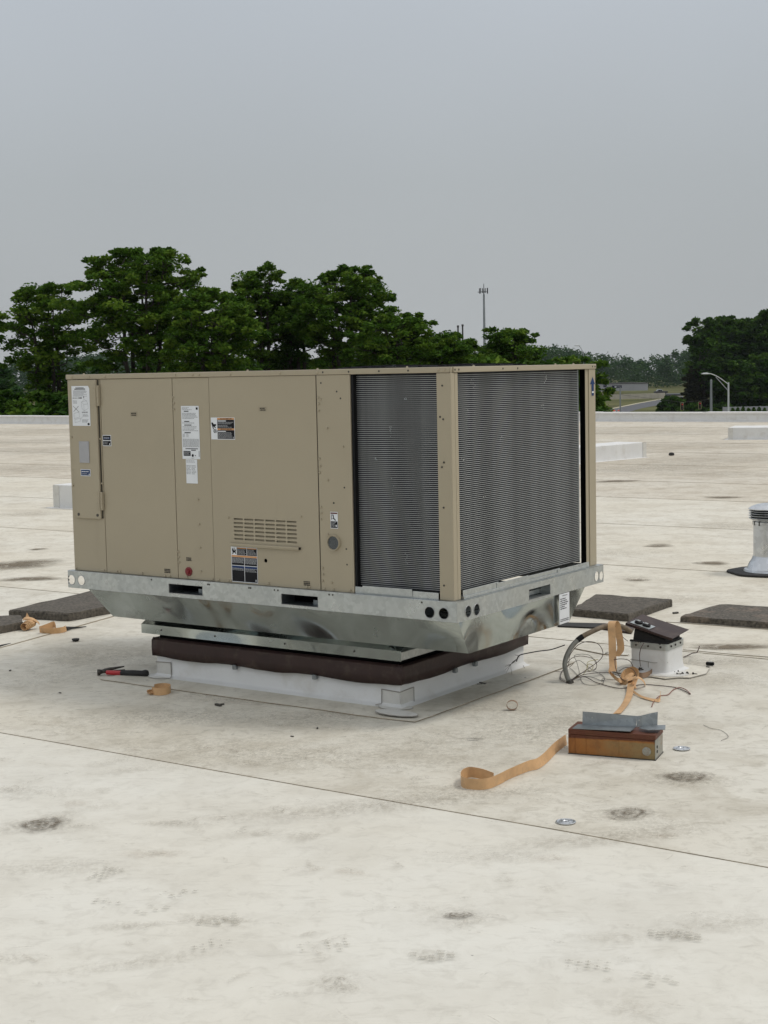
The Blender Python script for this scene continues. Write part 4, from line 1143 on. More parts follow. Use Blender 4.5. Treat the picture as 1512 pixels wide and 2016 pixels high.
for y in (.025, .055, .42, .55, 1.28, 1.305):
    off = (WM[U.name].inverted() @ (UF @ Vector((.004, y, 1.505)))) - (WM[U.name].inverted() @ (UF @ Vector((0, 0, 0))))
    c = dup(sd0, U, (0, 0, 0)); c.matrix_local = Matrix.Translation(WM[U.name].inverted() @ (UF @ Vector((.004, y, 1.505)))) @ Matrix.Rotation(R(90), 4, 'Z') @ Matrix.Translation(-(WM[U.name].inverted() @ UF @ Vector((0, 0, 0))))
# rail screws and rivets
for x in (-2.277, -1.71, -1.35, -1.34, -1.10, -1.09, -.95, -.93, -.64, -.62, -.15):
    for z in ((.472, .488, .505) if x < -2.2 else (.524,)):
        off = (WM[U.name].inverted() @ (UF @ Vector((x, -.024, z)))) - (WM[U.name].inverted() @ (UF @ Vector((0, 0, 0))))
        dup(sd0, U, off)
for x in (-2.15, -1.10, -.70, -.25):
    b = MB(UF); b.lathe([(.005, 1.517), (.005, 1.5215), (.0015, 1.5235)], (x if x < -.6 else x * .9, .01, 0), 8); b.build('cap_screw', 'paint', U)
for y in (.19, .92, 1.1):
    b = MB(UF); b.lathe([(.005, 1.517), (.005, 1.5215), (.0015, 1.5235)], (-.006, y, 0), 8); b.build('cap_screw', 'paint', U)
# drop the two prototypes to real spots
sc0.location = (WM[U.name].inverted() @ (UF @ Vector((-1.30, 0, .547)))) - (WM[U.name].inverted() @ (UF @ Vector((0, 0, 0))))
sd0.location = (WM[U.name].inverted() @ (UF @ Vector((-.62, -.001, .93)))) - (WM[U.name].inverted() @ (UF @ Vector((0, 0, 0))))

# ================================================================ PAVERS
def paver(c0, c1, c2, c3, h, mat, label, seed):
    """four corners on the ground, near edge first"""
    rr = random.Random(seed)
    b = MB()
    C = [Vector((c[0], c[1], 0)) for c in (c0, c1, c2, c3)]
    def side(n_):
        P = []
        for k in range(4):
            a, c = C[k], C[(k + 1) % 4]
            for i in range(n_):
                P.append(a.lerp(c, i / n_) + Vector((rr.uniform(-.004, .004), rr.uniform(-.004, .004), 0)))
        return P
    P = side(9); n_ = len(P); cen = sum(C, Vector()) / 4
    i0 = 0
    for z, gsc in ((ROOFZ, 1.0), (ROOFZ + h * .8, 1.0), (ROOFZ + h, .985)):
        for p in P:
            q_ = cen + (p - cen) * gsc
            b.v.append(Vector((q_.x + rr.uniform(-.003, .003), q_.y + rr.uniform(-.003, .003), z + (rr.uniform(-.003, .003) if z > .01 else 0))))
    for k in range(2):
        for j in range(n_):
            a = k * n_ + j; c = k * n_ + (j + 1) % n_
            b.f.append((a, c, c + n_, a + n_)); b.m.append(0)
    b.f.append(tuple(2 * n_ + j for j in range(n_))); b.m.append(0)
    return tag(b.build('concrete_paver', mat), label, 'paver', 'dark concrete pavers lying on the roof')
paver((-1.955, 9.263, 0.000), (-1.556, 9.793, 0.000), (-1.794, 10.679, 0.000), (-2.377, 9.450, 0.000), .05, 'paver', 'dark square concrete paver left of the unit, partly behind the galvanised pan', 1)
paver((-2.181, 8.997, 0.000), (-2.253, 9.262, 0.000), (-2.649, 9.198, 0.000), (-2.529, 8.564, 0.000), .045, 'paver', 'dark paver cut off by the left frame edge, tape coil leaning on it', 2)
paver((1.129, 9.067, 0.000), (1.425, 8.827, 0.000), (1.783, 9.354, 0.000), (1.345, 9.642, 0.000), .045, 'paver', 'dark paver behind the unit, left one of the right-hand pair', 3)
paver((1.719, 8.755, 0.000), (2.275, 8.397, 0.000), (2.540, 8.926, 0.000), (2.029, 9.163, 0.000), .04, 'paver2', 'weathered dark paver at the right edge with a worn brown patch', 4)

# ================================================================ TAPE, HAMMER, SMALL THINGS
def ribbon(name, pts, width, wdir, mat, label=None, cat=None, group=None, parent=None, k=8, solid=.0012):
    """pts: bottom edge; wdir: direction of the width, one vector or list"""
    W0 = [Vector(q_) for q_ in (wdir if isinstance(wdir, list) else [wdir] * len(pts))]
    P = smooth_path(pts, k); W_ = smooth_path(W0, k) if len(W0) > 2 else [W0[0]] * len(P)
    b = MB()
    for i in range(len(P) - 1):
        b.quad([P[i], P[i + 1], P[i + 1] + W_[i + 1].normalized() * width, P[i] + W_[i].normalized() * width])
    # weld
    me_o = b.build(name, mat, parent, smooth=False, solid=solid, weld=True)
    if label: tag(me_o, label, cat, group)
    return me_o
TG = 'strips of tan kraft tape left on the roof'
UPV = (0, 0, 1)
z_ = ROOFZ + .001
def GP(p, dz=0): return (p[0], p[1], z_ + dz)
ribbon('kraft_tape', [GP((0.379, 5.398, 0.000)), GP((0.342, 5.456, 0.000)), GP((0.297, 5.487, 0.000)), GP((0.266, 5.441, 0.000)), GP((0.262, 5.360, 0.000)), GP((0.300, 5.324, 0.000)), GP((0.352, 5.327, 0.000)), GP((0.402, 5.390, 0.000)), GP((0.441, 5.455, 0.000)), GP((0.520, 5.555, 0.000)), GP((0.561, 5.588, 0.000)), GP((0.605, 5.680, 0.000)), GP((0.657, 5.822, 0.000)), GP((0.712, 5.946, 0.000))], .040,
       [(0, 0, 1)] * 8 + [(0, -.1, 1), (0, .1, 1), (-.1, .3, 1), (-.2, .35, 1), (-.2, .3, 1), (-.1, .3, 1)], 'tape', 'long strip of tan tape snaking on its edge left of the rusty box', 'tape', TG)
# strip behind the box running up to the tangle
ribbon('kraft_tape', [GP((0.975, 6.459, 0.000), .002), GP((1.032, 6.612, 0.000), .003), GP((1.087, 6.816, 0.000), .004), GP((1.132, 7.034, 0.000), .02), (1.122, 7.000, 0.032), (1.136, 7.030, 0.045)], .034,
       [(1, .15, 0), (1, .15, .1), (1, .1, .1), (1, .1, .3), (1, 0, .3), (1, 0, .2)], 'tape', 'flat strip of tan tape running from the rusty box up to the tangle', 'tape', TG)
ribbon('kraft_tape', [(1.144, 6.980, 0.011), (1.142, 6.950, 0.046), (1.164, 6.940, 0.058), (1.193, 6.970, 0.036), (1.211, 7.020, 0.001), (1.195, 7.040, -0.024), (1.164, 7.030, -0.024), (1.146, 7.020, 0.003), GP((1.123, 6.922, 0.000), .004), GP((1.143, 6.789, -0.000), .002), GP((1.171, 6.723, 0.000), .001), GP((1.213, 6.677, 0.000), 0), GP((1.227, 6.718, -0.000), .01)], .030,
       [(.2, 1, .1)] * 8 + [(.2, 1, .25), (.1, 1, .2), (.1, 1, .15), (.1, .8, .3), (.1, .3, 1)], 'tape', 'curled loop of tan tape standing in the middle of the tangle', 'tape', TG, k=6)
ribbon('kraft_tape', [(1.175, 6.980, -0.004), (1.164, 7.000, 0.011), (1.187, 7.050, 0.049), (1.191, 7.100, 0.068), (1.170, 7.130, 0.077), (1.135, 7.140, 0.061), (1.109, 7.100, 0.041), (1.115, 7.080, 0.030), (1.141, 7.060, 0.021)], .032,
       [(-1, .3, .2), (-1, .3, .5), (-.8, .3, -.6), (-.4, .3, -1), (0, .3, -1), (.3, .3, -1), (0, .3, -1), (-.3, .3, -1), (-.6, .3, -1)], 'tape', 'broad tan tape loop above the curl, next to the white box', 'tape', TG)
ribbon('kraft_tape', [(1.065, 7.160, 0.049), (1.067, 7.190, 0.097), (1.068, 7.210, 0.193), (1.068, 7.220, 0.273), (1.096, 7.260, 0.268), (1.113, 7.280, 0.204), (1.122, 7.290, 0.132), (1.099, 7.290, 0.097)], .036,
       [(1, 0, 0)] * 4 + [(1, .2, -.05)] * 4, 'tape', 'tan tape strip hanging down over the grey conduit', 'tape', TG)
ribbon('kraft_tape', [(1.058, 7.150, 0.051), GP((1.076, 7.156, 0.000), .02), GP((1.102, 7.060, 0.000), .01), GP((1.168, 7.195, 0.000), .005), GP((1.227, 7.286, 0.000), .01)], .032, [(.3, .9, .5), (.1, .9, .5), (0, .9, .5), (0, .9, .5), (0, .9, .5)], 'tape', 'tan tape folded on the roof at the foot of the hanging strip', 'tape', TG)
ribbon('kraft_tape', [GP((1.199, 7.265, 0.000), .001), GP((1.215, 7.214, 0.000)), GP((1.244, 7.211, 0.000)), GP((1.283, 7.268, 0.000)), GP((1.313, 7.352, 0.000), .004), GP((1.321, 7.453, 0.000), .01)], .026, [(0, .35, 1)] * 6, 'tape2', 'short brown tape scrap holding debris against the white box', 'tape', TG)
# near curl left of the curb
c0 = (-1.074, 7.089, 0.000)
P = [(c0[0] + .044 * math.cos(a) * (1.0 if a > 0 else 1.0) - .0, c0[1] + .056 * math.sin(a), z_) for a in [2.6 - k * .52 for k in range(12)]]
ribbon('kraft_tape', P, .036, UPV, 'tape', 'tan tape ring lying on edge near the hammer', 'tape', TG)
b = MB(); c1 = (-1.113, 7.059, 0.000)
for k in range(9):
    a = rnd.uniform(0, 6.28); T_ = Matrix.Translation((c1[0] + rnd.uniform(-.014, .010), c1[1] + rnd.uniform(-.01, .01), z_ + .012 + rnd.uniform(-.006, .010))) @ Matrix.Rotation(a, 4, 'Z') @ Matrix.Rotation(rnd.uniform(-1, 1), 4, 'X')
    b.box(-.013, .013, -.009, .009, -.0006, .0006, T=T_)
tag(b.build('tape_scrap', 'tape', bevel=.001), 'small crumpled wad of tape touching the tan ring', 'tape', TG)
# small brown ring
c0 = (0.547, 6.576, 0.000)
P = [(c0[0] + .024 * math.cos(a), c0[1] + .006 * math.sin(a), z_ + .020 + .0195 * math.sin(a * 1.0)) for a in [k * .45 for k in range(15)]]
ribbon('kraft_tape', P, .022, (.15, 1, .0), 'tape2', 'small brown ring of tape standing alone right of the curb', 'tape', TG)
# left pair of tape pieces
c0 = (-1.971, 8.884, 0.000)
P = [(c0[0] + .075 * math.cos(a), c0[1] + .075 * math.sin(a), z_) for a in [3.6 + k * .33 for k in range(10)]] 
ribbon('kraft_tape', P, .036, (-.1, -.25, 1), 'tape', 'opened tan tape curl between the two left pavers and the seam', 'tape', TG)
ribbon('kraft_tape', [(c0[0] - .075, c0[1] - .035, z_), (c0[0] - .035, c0[1] - .0, z_ + .01), (c0[0] + .0, c0[1] + .02, z_ + .02), (c0[0] + .015, c0[1] + .0, z_ + .004)], .038, (-.1, .1, 1), 'tape', 'inner flap of the opened tan tape curl at left', 'tape', TG)
c0 = (-2.134, 8.991, 0.000)
T_ = Matrix.Translation((c0[0], c0[1], z_ + .033)) @ Matrix.Rotation(R(-25), 4, 'Z') @ Matrix.Rotation(R(100), 4, 'X')
def tpt(p): return T_ @ Vector(p)
b = MB()
prof = []
for k in range(40):
    a = k * .5; r_ = .032 - k * .00022
    prof.append((r_ * math.cos(a), r_ * math.sin(a) * .85))
for k in range(39):
    z0 = -.025 + .0006 * k; z1 = .028 + .0011 * k
    b.quad([tpt((prof[k][0], prof[k][1], z0)), tpt((prof[k + 1][0], prof[k + 1][1], z0)), tpt((prof[k + 1][0], prof[k + 1][1], z1)), tpt((prof[k][0], prof[k][1], z1))])
o = b.build('kraft_tape', 'tape', smooth=True, solid=.0011, weld=True); tag(o, 'rolled-up coil of tan tape beside the left frame edge', 'tape', TG)
ribbon('kraft_tape', [(c0[0] - .045, c0[1] + .01, z_ + .05), (c0[0] - .02, c0[1], z_ + .062), (c0[0] + .02, c0[1] - .01, z_ + .055), (c0[0] + .045, c0[1] + .0, z_ + .035), (c0[0] + .05, c0[1] + .02, z_ + .02)], .03, (-.2, .9, .3), 'tape', 'loose flap of tape crossing over the left coil', 'tape', TG)
b = MB(); b.quad([(-2.185, 9.060, 0.045), (-2.148, 9.060, 0.054), (-2.172, 9.080, 0.091)]); tag(b.build('tape_scrap', 'tape', solid=.001), 'pointed torn tape end sticking up above the left coil', 'tape', TG)
# black tapering tube beside the tape
b = MB(); P = [GP((-1.917, 8.912, 0.000), .018), GP((-1.904, 8.911, 0.000), .012), GP((-1.884, 8.961, 0.000), .007), GP((-1.845, 8.992, 0.000), .004), GP((-1.807, 9.032, 0.000), .002)]
b.tube(P, [.012, .013, .008, .005, .002], 7)
tag(b.build('black_strip', 'rubber', smooth=True), 'black shape tapering off to the right of the left tape curl', 'rubber scrap')
b = MB(); P = [GP((-2.219, 8.264, 0.000), .003), GP((-2.172, 8.412, 0.000), .003), GP((-2.134, 8.503, 0.000), .002)]
b.tube(P, [.010, .008, .003], 6); tag(b.build('black_strip', 'rubber'), 'thin black strip at the left frame edge on the seam', 'rubber scrap')
c0 = (-1.776, 8.558, 0.000)
b = MB(); b.lathe([(.017, 0), (.022, .010), (.0225, .013), (.010, .014)], (c0[0], c0[1], ROOFZ), 16); tag(b.build('black_cap', 'rubber', smooth=True), 'small black rubber cap lying alone on the roof at left', 'cap')  # small black cap

# hammer, lying on its side
H0 = Vector((-1.455, 7.559, 0.000)); H1 = Vector((-1.199, 7.483, 0.000))
hd = (H1 - H0); hl = hd.length; hang = math.atan2(hd.y, hd.x)
HT = Matrix.Translation((H0.x, H0.y, ROOFZ)) @ Matrix.Rotation(hang, 4, 'Z')
t = thing('claw_hammer', HT, 'claw hammer with red neck and black grip lying left of the curb', 'hammer')
b = MB(HT); b.tube([(.040, .0, .014), (.060, .0, .014), (.125, 0, .014)], [.011, .012, .012], 8); b.build('handle', 'hamred', t, smooth=True)
b = MB(HT); b.tube([(.120, 0, .014), (.14, 0, .015), (.19, 0, .016), (.235, 0, .016), (hl - .012, -.002, .018), (hl, -.003, .019)], [.0125, .015, .0155, .015, .0185, .016], 10); b.build('grip', 'rubber', t, smooth=True)
b = MB(HT); b.tube([(-.004, -.016, .016), (.004, -.012, .016), (.012, .004, .017), (.026, .012, .019)], [.0155, .0158, .010, .0125], 12); b.build('head', 'steel', t, smooth=True)
b = MB(HT); b.tube([(.024, .012, .020), (.045, .030, .026), (.075, .052, .030), (.105, .070, .034)], [.012, .009, .006, .003], 8); b.build('claw', 'steel', t, smooth=True)
b = MB(HT); b.tube([(.040, .020, .012), (.07, .040, .016), (.112, .062, .018)], [.007, .005, .003], 6); b.build('claw', 'rubber', t, smooth=True)

# ================================================================ RUSTY BOX + BRACKET
P0 = Vector((0.701, 5.811, 0.000)); P1 = Vector((1.015, 5.678, 0.000)); ax = (P1 - P0); bl = ax.length; ba = math.atan2(ax.y, ax.x)
BT = Matrix.Translation((P0.x, P0.y, ROOFZ)) @ Matrix.Rotation(ba, 4, 'Z')
CB = BT @ Matrix.Translation((bl / 2, .075, 0))
t = thing('rusty_steel_box', CB, 'rusty orange-brown steel box with grey end lying right of the tape strip', 'metal box')
hb = .098; db = .135
b = MB(BT); b.box(.004, bl, .003, db - .003, 0, hb - .02); b.build('box_body', 'rust', t, bevel=.002)
b = MB(BT); b.box(0.0, bl + .003, 0.0, db, hb - .020, hb); b.box(0, .006, 0, .003, .0, hb - .02); b.build('box_lid', 'rust', t, bevel=.0015)
b = MB(BT); b.box(bl, bl + .002, .004, db - .004, .002, hb - .021); b.build('end_plate', 'boxend', t)
b = MB(BT); b.lathe([(.017, 0), (.017, .0015), (.013, .0018), (.012, .003), (.006, .003), (.005, .004)], (bl - .032, .003, .032), 20, axis=AX); b.build('knockout', 'boxend', t)
for z in (.028, .046):
    b = MB(BT); b.lathe([(.006, 0), (.006, .002)], (bl + .002, .03, z), 10, axis=Matrix.Rotation(R(90), 4, 'Y')); b.build('plug', 'black', t)
b = MB(BT); b.box(-.001, bl + .004, -.002, db + .002, -.001, .002); b.build('base_flange', 'steel', t)
for x in (.0255, .07, .2):
    b = MB(BT); b.box(x, x + .0012, .0015, .0029, .006, hb - .022); b.build('pressed_seam', 'rust', t)
# bracket resting on the lid
t = thing('metal_bracket', BT @ Matrix.Translation((.18, .06, hb)), 'bent galvanised angle bracket resting on top of the rusty box', 'bracket')
KT = BT @ Matrix.Translation((.035, .030, hb + .0015)) @ Matrix.Rotation(R(-2), 4, 'Z')
b = MB(KT); b.box(-.018, .215, -.028, .045, 0, .002, T=Matrix.Rotation(R(-2.0), 4, 'Y')); b.build('flat_leg', 'galv_dk', t)
b = MB(KT); b.hexa([(.0, .045, .0), (.215, .045, .006), (.215, .048, .006), (.0, .048, 0), (.0, .050, .052), (.218, .054, .050), (.218, .057, .050), (.0, .053, .052)]); b.build('upright_leg', 'galv_dk', t)
b = MB(KT); P = [(.218, .045, .007), (.240, .050, .012), (.262, .062, .014), (.292, .078, .016)]; Q = [(.218, .054, .050), (.235, .052, .054), (.262, .070, .060), (.292, .085, .066)]
for k in range(3): b.quad([P[k], P[k + 1], Q[k + 1], Q[k]])
b.build('torn_flange', 'galv_dk', t, solid=.002)
b = MB(KT); b.quad([(.23, .03, .008), (.275, .0, .012), (.335, .03, .012), (.325, .075, .018), (.262, .062, .016)]); b.quad([(.23, .03, .008), (.262, .062, .016), (.24, .05, .012)]); b.build('torn_flange', 'galv_dk', t, solid=.002)
for x, z in ((.040, .032), (.228, .036)):
    b = MB(KT); b.lathe([(.003, 0), (.003, .001)], (x, .0475, z), 8, axis=AX); b.build('rivet', 'bolt', t)

# ================================================================ SEAM PLATES
for i, (c0, lab) in enumerate((((0.582, 4.911, 0.000), 'round zinc fastening plate lying next to the long seam'), ((1.150, 5.841, 0.000), 'round zinc fastening plate lying right of the rusty box'))):
    t = thing('fastening_plate', Matrix.Translation((c0[0], c0[1], ROOFZ)) @ Matrix.Rotation(i * 1.3, 4, 'Z'), lab, 'washer plate', 'round metal fastening plates')
    F_ = WM[t.name]
    b = MB(F_); b.lathe([(.033, 0.002), (.0335, .0045), (.030, .0055), (.026, .0035), (.020, .0040), (.016, .0062), (.010, .0060), (.007, .0035), (.0055, .0030), (.0055, .0)], n=32); b.build('plate', 'alu', t, smooth=True)
    b = MB(F_); b.lathe([(.0052, .0032), (.0040, .0036)], n=10); b.build('centre_hole', 'black', t)
    for k in range(4):
        a = k * math.pi / 2 + .5
        b = MB(F_); b.box(.020, .028, -.0015, .0015, .0042, .0058, T=Matrix.Rotation(a, 4, 'Z')); b.build('pressed_rib', 'alu', t)

# ================================================================ PENETRATION BOX (white) WITH TILTED LID
PC = Matrix.Translation((1.335, 7.395, ROOFZ)) @ Matrix.Rotation(YAW, 4, 'Z')
t = thing('pipe_penetration_box', PC, 'small white flashed penetration box with dark block and tilted brown lid', 'roof box')
a_ = .0975
b = MB(PC)
def rnd_sq(a, r, n_=4):
    P = []
    for (sx, sy, s0) in ((1, 1, 0), (-1, 1, 1), (-1, -1, 2), (1, -1, 3)):
        for k in range(n_ + 1):
            t_ = (s0 + k / n_) * math.pi / 2; P.append((sx * (a - r) + r * math.cos(t_), sy * (a - r) + r * math.sin(t_)))
    return P
rings = [(a_ + .045, .0, .05), (a_ + .030, .004, .045), (a_ + .010, .013, .03), (a_ + .003, .035, .02), (a_, .07, .018), (a_, .122, .015)]
n_ = 20
for (aa, z, r) in rings:
    for p in rnd_sq(aa, r): b.v.append(Vector((p[0], p[1], z)))
for k in range(len(rings) - 1):
    for j in range(n_): b.f.append((k * n_ + j, k * n_ + (j + 1) % n_, (k + 1) * n_ + (j + 1) % n_, (k + 1) * n_ + j)); b.m.append(0)
b.build('flashing_boot', 'curb', t, smooth=True)
b = MB(PC); P = rnd_sq(a_ + .004, .016)
b.plate(P, [rnd_sq(a_ - .006, .012)], lambda u, v, w_: (u, v, .152 - w_), .032); b.build('clamp_band', 'galv', t)
b = MB(PC); b.plate(rnd_sq(a_ - .008, .012), [], lambda u, v, w_: (u, v, .146 - w_), .01); b.build('pitch_fill', 'rubber', t)
for (x, y, rz) in ((-.065, -a_ - .004, 90), (.0, -a_ - .004, 90), (.065, -a_ - .004, 90)):
    b = MB(PC); b.lathe([(.0055, 0), (.0055, .003), (.003, .005)], (x, y, .136), 8, axis=AX); b.build('screw', 'steel', t)
for (y) in (-.06, -.01, .05):
    b = MB(PC); b.lathe([(.0055, 0), (.0055, .003), (.003, .005)], (a_ + .004, y, .138), 8, axis=Matrix.Rotation(R(90), 4, 'Y')); b.build('screw', 'steel', t)
b = MB(PC); b.tube([(-a_ - .002, -a_ - .001, .062), (-.02, -a_ - .003, .060), (.03, -a_ - .003, .056), (a_ + .0, -a_ * .9, .062)], .0016, 5); b.tube([(-.0, -a_ - .003, .06), (-.0, -a_ - .004, .01)], .0014, 5); b.build('sealant_bead', 'caulk', t)
# skirt pieces on the roof
b = MB(PC)
P = [(-.17, -.15), (-.05, -.185), (.05, -.175), (.13, -.19), (.17, -.13), (.22, -.11), (.25, .02), (.21, .16), (.1, .2), (-.15, .17), (-.19, .0)]
b.plate(P, [], lambda u, v, w_: (u, v, .0035 - w_), .003); b.build('skirt', 'roof_far', t)
b = MB(PC); b.tube([(p[0], p[1], .0030) for p in P + P[:1]], .0013, 5); b.build('sealant_bead', 'caulk', t)
b = MB(PC); P = circ(.06, -.06, .10, 18, .13); b.plate(P, [], lambda u, v, w_: (u, v, .0062 - w_), .0025); b.build('skirt', 'patch', t)
# dark block under the lid
b = MB(PC); b.hexa([(-.092, -.085, .150), (.085, -.090, .150), (.090, .080, .150), (-.088, .085, .150), (-.085, -.078, .215), (.086, -.084, .172), (.088, .078, .180), (-.08, .08, .222)]); b.build('insulation_block', 'rubber', t, bevel=.006, seg=2)
b = MB(PC); rr = random.Random(5)
P = [(-.1 + .02 * i, -.094 + rr.uniform(-.004, .004), .152 + rr.uniform(0, .004)) for i in range(10)] + [(.094 + rr.uniform(-.003, .003), -.08 + .022 * i, .154 + rr.uniform(0, .003)) for i in range(8)]
b.tube(P, .006, 6); b.build('tar_bead', 'rubber', t, smooth=True)
# lid: thin brown plate, tilted down to the right
LT = PC @ Matrix.Translation((.015, -.02, .218)) @ Matrix.Rotation(R(13), 4, 'Y') @ Matrix.Rotation(R(5), 4, 'X')
lid = thing('brown_cover_plate', LT, 'dark brown sheet metal cover tilted on top of the white box', 'cover plate')
b = MB(LT); b.box(-.135, .120, -.085, .100, 0, .002); b.box(-.135, .120, -.0865, -.085, -.010, .002); b.build('sheet', 'brown', lid)
dp = thing('receptacle_plate', LT @ Matrix.Translation((-.06, -.045, .003)), 'grey duplex receptacle plate lying on the brown cover', 'outlet plate')
DPF = LT @ Matrix.Translation((-.065, -.042, .0035)) @ Matrix.Rotation(R(-4), 4, 'Z')
b = MB(DPF); b.box(-.055, .055, -.032, .032, 0, .002); b.build('plate', 'galv', dp, bevel=.0008)
for x in (-.022, .022):
    b = MB(DPF); b.lathe([(.020, 0.002), (.0205, .009), (.016, .012), (.009, .013)], (x, 0, 0), 14); r0 = b.build('receptacle', 'black', dp, smooth=True)
    b = MB(DPF); b.box(x - .009, x + .009, -.012, .004, .013, .017); b.build('latch', 'bolt', r0, bevel=.0015)
# flat black strip on the roof behind the conduit
b = MB(); b.hexa([GP((0.993, 8.685, 0.000), 0), GP((1.249, 8.586, 0.000), 0), GP((1.272, 8.739, 0.000), 0), GP((1.007, 8.807, 0.000), 0)] + [(p[0], p[1], z_ + .008) for p in ((0.993, 8.685, 0.000), (1.249, 8.586, 0.000), (1.272, 8.739, 0.000), (1.007, 8.807, 0.000))])
tag(b.build('flat_piece', 'rubber'), 'long flat black strip on the roof behind the conduit', 'rubber mat')
b = MB(); b.hexa([GP((1.215, 8.590, 0.000), 0), GP((1.374, 8.405, 0.000), 0), GP((1.426, 8.599, 0.000), 0), GP((1.263, 8.722, 0.000), 0)] + [(p[0], p[1], z_ + .012) for p in ((1.215, 8.590, 0.000), (1.374, 8.405, 0.000), (1.426, 8.599, 0.000), (1.263, 8.722, 0.000))])
tag(b.build('flat_piece', 'brown'), 'dark brown sheet piece under the conduit, left of the white box', 'metal sheet')

# ================================================================ CONDUIT AND WIRES
CP_ = smooth_path([(1.196, 7.330, 0.211), (1.141, 7.300, 0.243), (1.069, 7.260, 0.253), (0.997, 7.220, 0.237), (0.925, 7.200, 0.202), (0.876, 7.180, 0.153), (0.851, 7.160, 0.093), (0.859, 7.150, 0.035), (0.872, 7.140, 0.005)], 7)
base0 = CP_[-1]
t = thing('flexible_conduit', Matrix.Translation((base0.x, base0.y, ROOFZ)), 'grey-brown flexible conduit arching from the white box to the roof', 'conduit')
n0 = len(CP_); cut = int(n0 * .52)
b = MB(); b.tube(CP_[:cut], .0125, 10); b.build('conduit_upper', 'conduit2', t, smooth=True)
b = MB(); b.tube(CP_[cut - 1:], .0122, 10); b.build('conduit_lower', 'conduit', t, smooth=True)
b = MB(); b.tube(CP_[cut - 3:cut + 1], .0138, 10); b.build('tape_wrap', 'black', t, smooth=True)
b = MB(); d_ = (CP_[-1] - CP_[-2]).normalized(); b.tube([CP_[-1] - d_ * .010, CP_[-1], CP_[-1] + d_ * .008, CP_[-1] + d_ * .012], [.0165, .0185, .0185, .012], 10); b.build('end_fitting', 'steel', t, smooth=True)
WG = 'loose electrical wires around the conduit'
def wire(pts, r, mat, label, k=8):
    P = smooth_path(pts, k)
    P = [Vector((p.x, p.y, max(p.z, ROOFZ + r))) for p in P]
    b = MB(); b.tube(P, r, 5)
    return tag(b.build('wire', mat, smooth=True), label, 'wire', WG)
wire([(0.879, 7.120, 0.022), (0.935, 7.100, 0.064), (1.011, 7.120, 0.112), (1.031, 7.140, 0.145), (1.012, 7.160, 0.183), (0.966, 7.180, 0.193), (0.918, 7.180, 0.177), (0.878, 7.180, 0.128), (0.869, 7.170, 0.081), GP((0.872, 7.423, 0.000)), GP((0.836, 7.228, 0.000)), GP((0.856, 7.131, 0.000))], .0018, 'wire', 'large round brown wire loop standing right of the conduit')
wire([(0.879, 7.120, 0.022), (0.923, 7.100, 0.057), (0.988, 7.100, 0.072), (0.994, 7.140, 0.109), (0.944, 7.160, 0.125), (0.895, 7.160, 0.122), (0.867, 7.170, 0.096), (0.851, 7.160, 0.058), GP((0.878, 7.224, -0.000))], .0015, 'wire', 'smaller brown wire loop inside the large loop')
wire([(0.879, 7.120, 0.022), (0.911, 7.100, 0.050), (0.904, 7.120, 0.102), (0.897, 7.140, 0.135), (0.965, 7.140, 0.134), (1.001, 7.140, 0.084), (0.977, 7.140, 0.065), (0.917, 7.140, 0.110), (0.880, 7.140, 0.086), GP((0.913, 7.470, 0.000)), GP((0.930, 7.292, 0.000))], .0014, 'wire3', 'thin grey wire zigzagging inside the loops')
wire([(0.879, 7.120, 0.022), (0.935, 7.100, 0.054), (0.960, 7.140, 0.090), (0.984, 7.140, 0.079), (0.962, 7.120, 0.059), (0.955, 7.120, 0.103), (1.007, 7.130, 0.115)], .0013, 'wire4', 'thin yellowish wire in the middle of the loops')
wire([(0.879, 7.120, 0.022), (0.935, 7.100, 0.049), GP((1.068, 7.352, 0.000)), GP((1.131, 7.272, 0.000)), GP((1.191, 7.340, 0.000), .02), (1.167, 7.100, 0.083), (1.151, 7.120, 0.109), (1.114, 7.130, 0.115), (1.082, 7.140, 0.109)], .0019, 'wire', 'brown wire running right and curling around the tan tape')
wire([(1.083, 7.100, 0.129), (1.080, 7.080, 0.094), (1.088, 7.060, 0.061), (1.107, 7.040, 0.033), GP((1.138, 7.103, 0.000), .004)], .0020, 'wire', 'short dark wire standing in front of the hanging tape')
wire([(1.090, 7.040, 0.073), (1.125, 7.050, 0.089), (1.159, 7.050, 0.079), (1.172, 7.030, 0.053), (1.168, 7.020, 0.036)], .0017, 'wire', 'dark wire arching across the broad tape loop')
wire([(0.879, 7.120, 0.019), GP((0.950, 7.217, 0.000), .01), GP((0.997, 7.117, 0.000)), GP((1.054, 7.008, 0.000)), GP((1.109, 6.980, 0.000)), GP((1.197, 7.051, 0.000)), GP((1.282, 7.019, 0.000)), GP((1.344, 6.968, 0.000)), GP((1.373, 6.876, 0.000)), GP((1.383, 6.820, 0.000))], .0021, 'wire', 'long brown wire lying from the conduit end to the far right')
wire([GP((1.385, 6.831, -0.000)), GP((1.382, 6.919, 0.000)), GP((1.363, 6.966, 0.000)), GP((1.326, 6.925, 0.000)), GP((1.280, 6.819, 0.000)), GP((1.242, 6.801, 0.000)), GP((1.213, 6.740, -0.000)), GP((1.184, 6.659, 0.000)), GP((1.164, 6.580, 0.000), .002)], .0021, 'wire2', 'reddish wire doubling back with its end pointing at the camera')
wire([(0.879, 7.120, 0.019), GP((0.920, 7.172, 0.000), .006), GP((0.947, 7.266, 0.000)), GP((0.992, 7.249, 0.000)), GP((1.028, 7.161, -0.000)), GP((1.051, 7.231, 0.000)), GP((1.033, 7.368, 0.000)), GP((0.989, 7.411, 0.000))], .0014, 'wire3', 'grey wire loop lying flat below the conduit end')
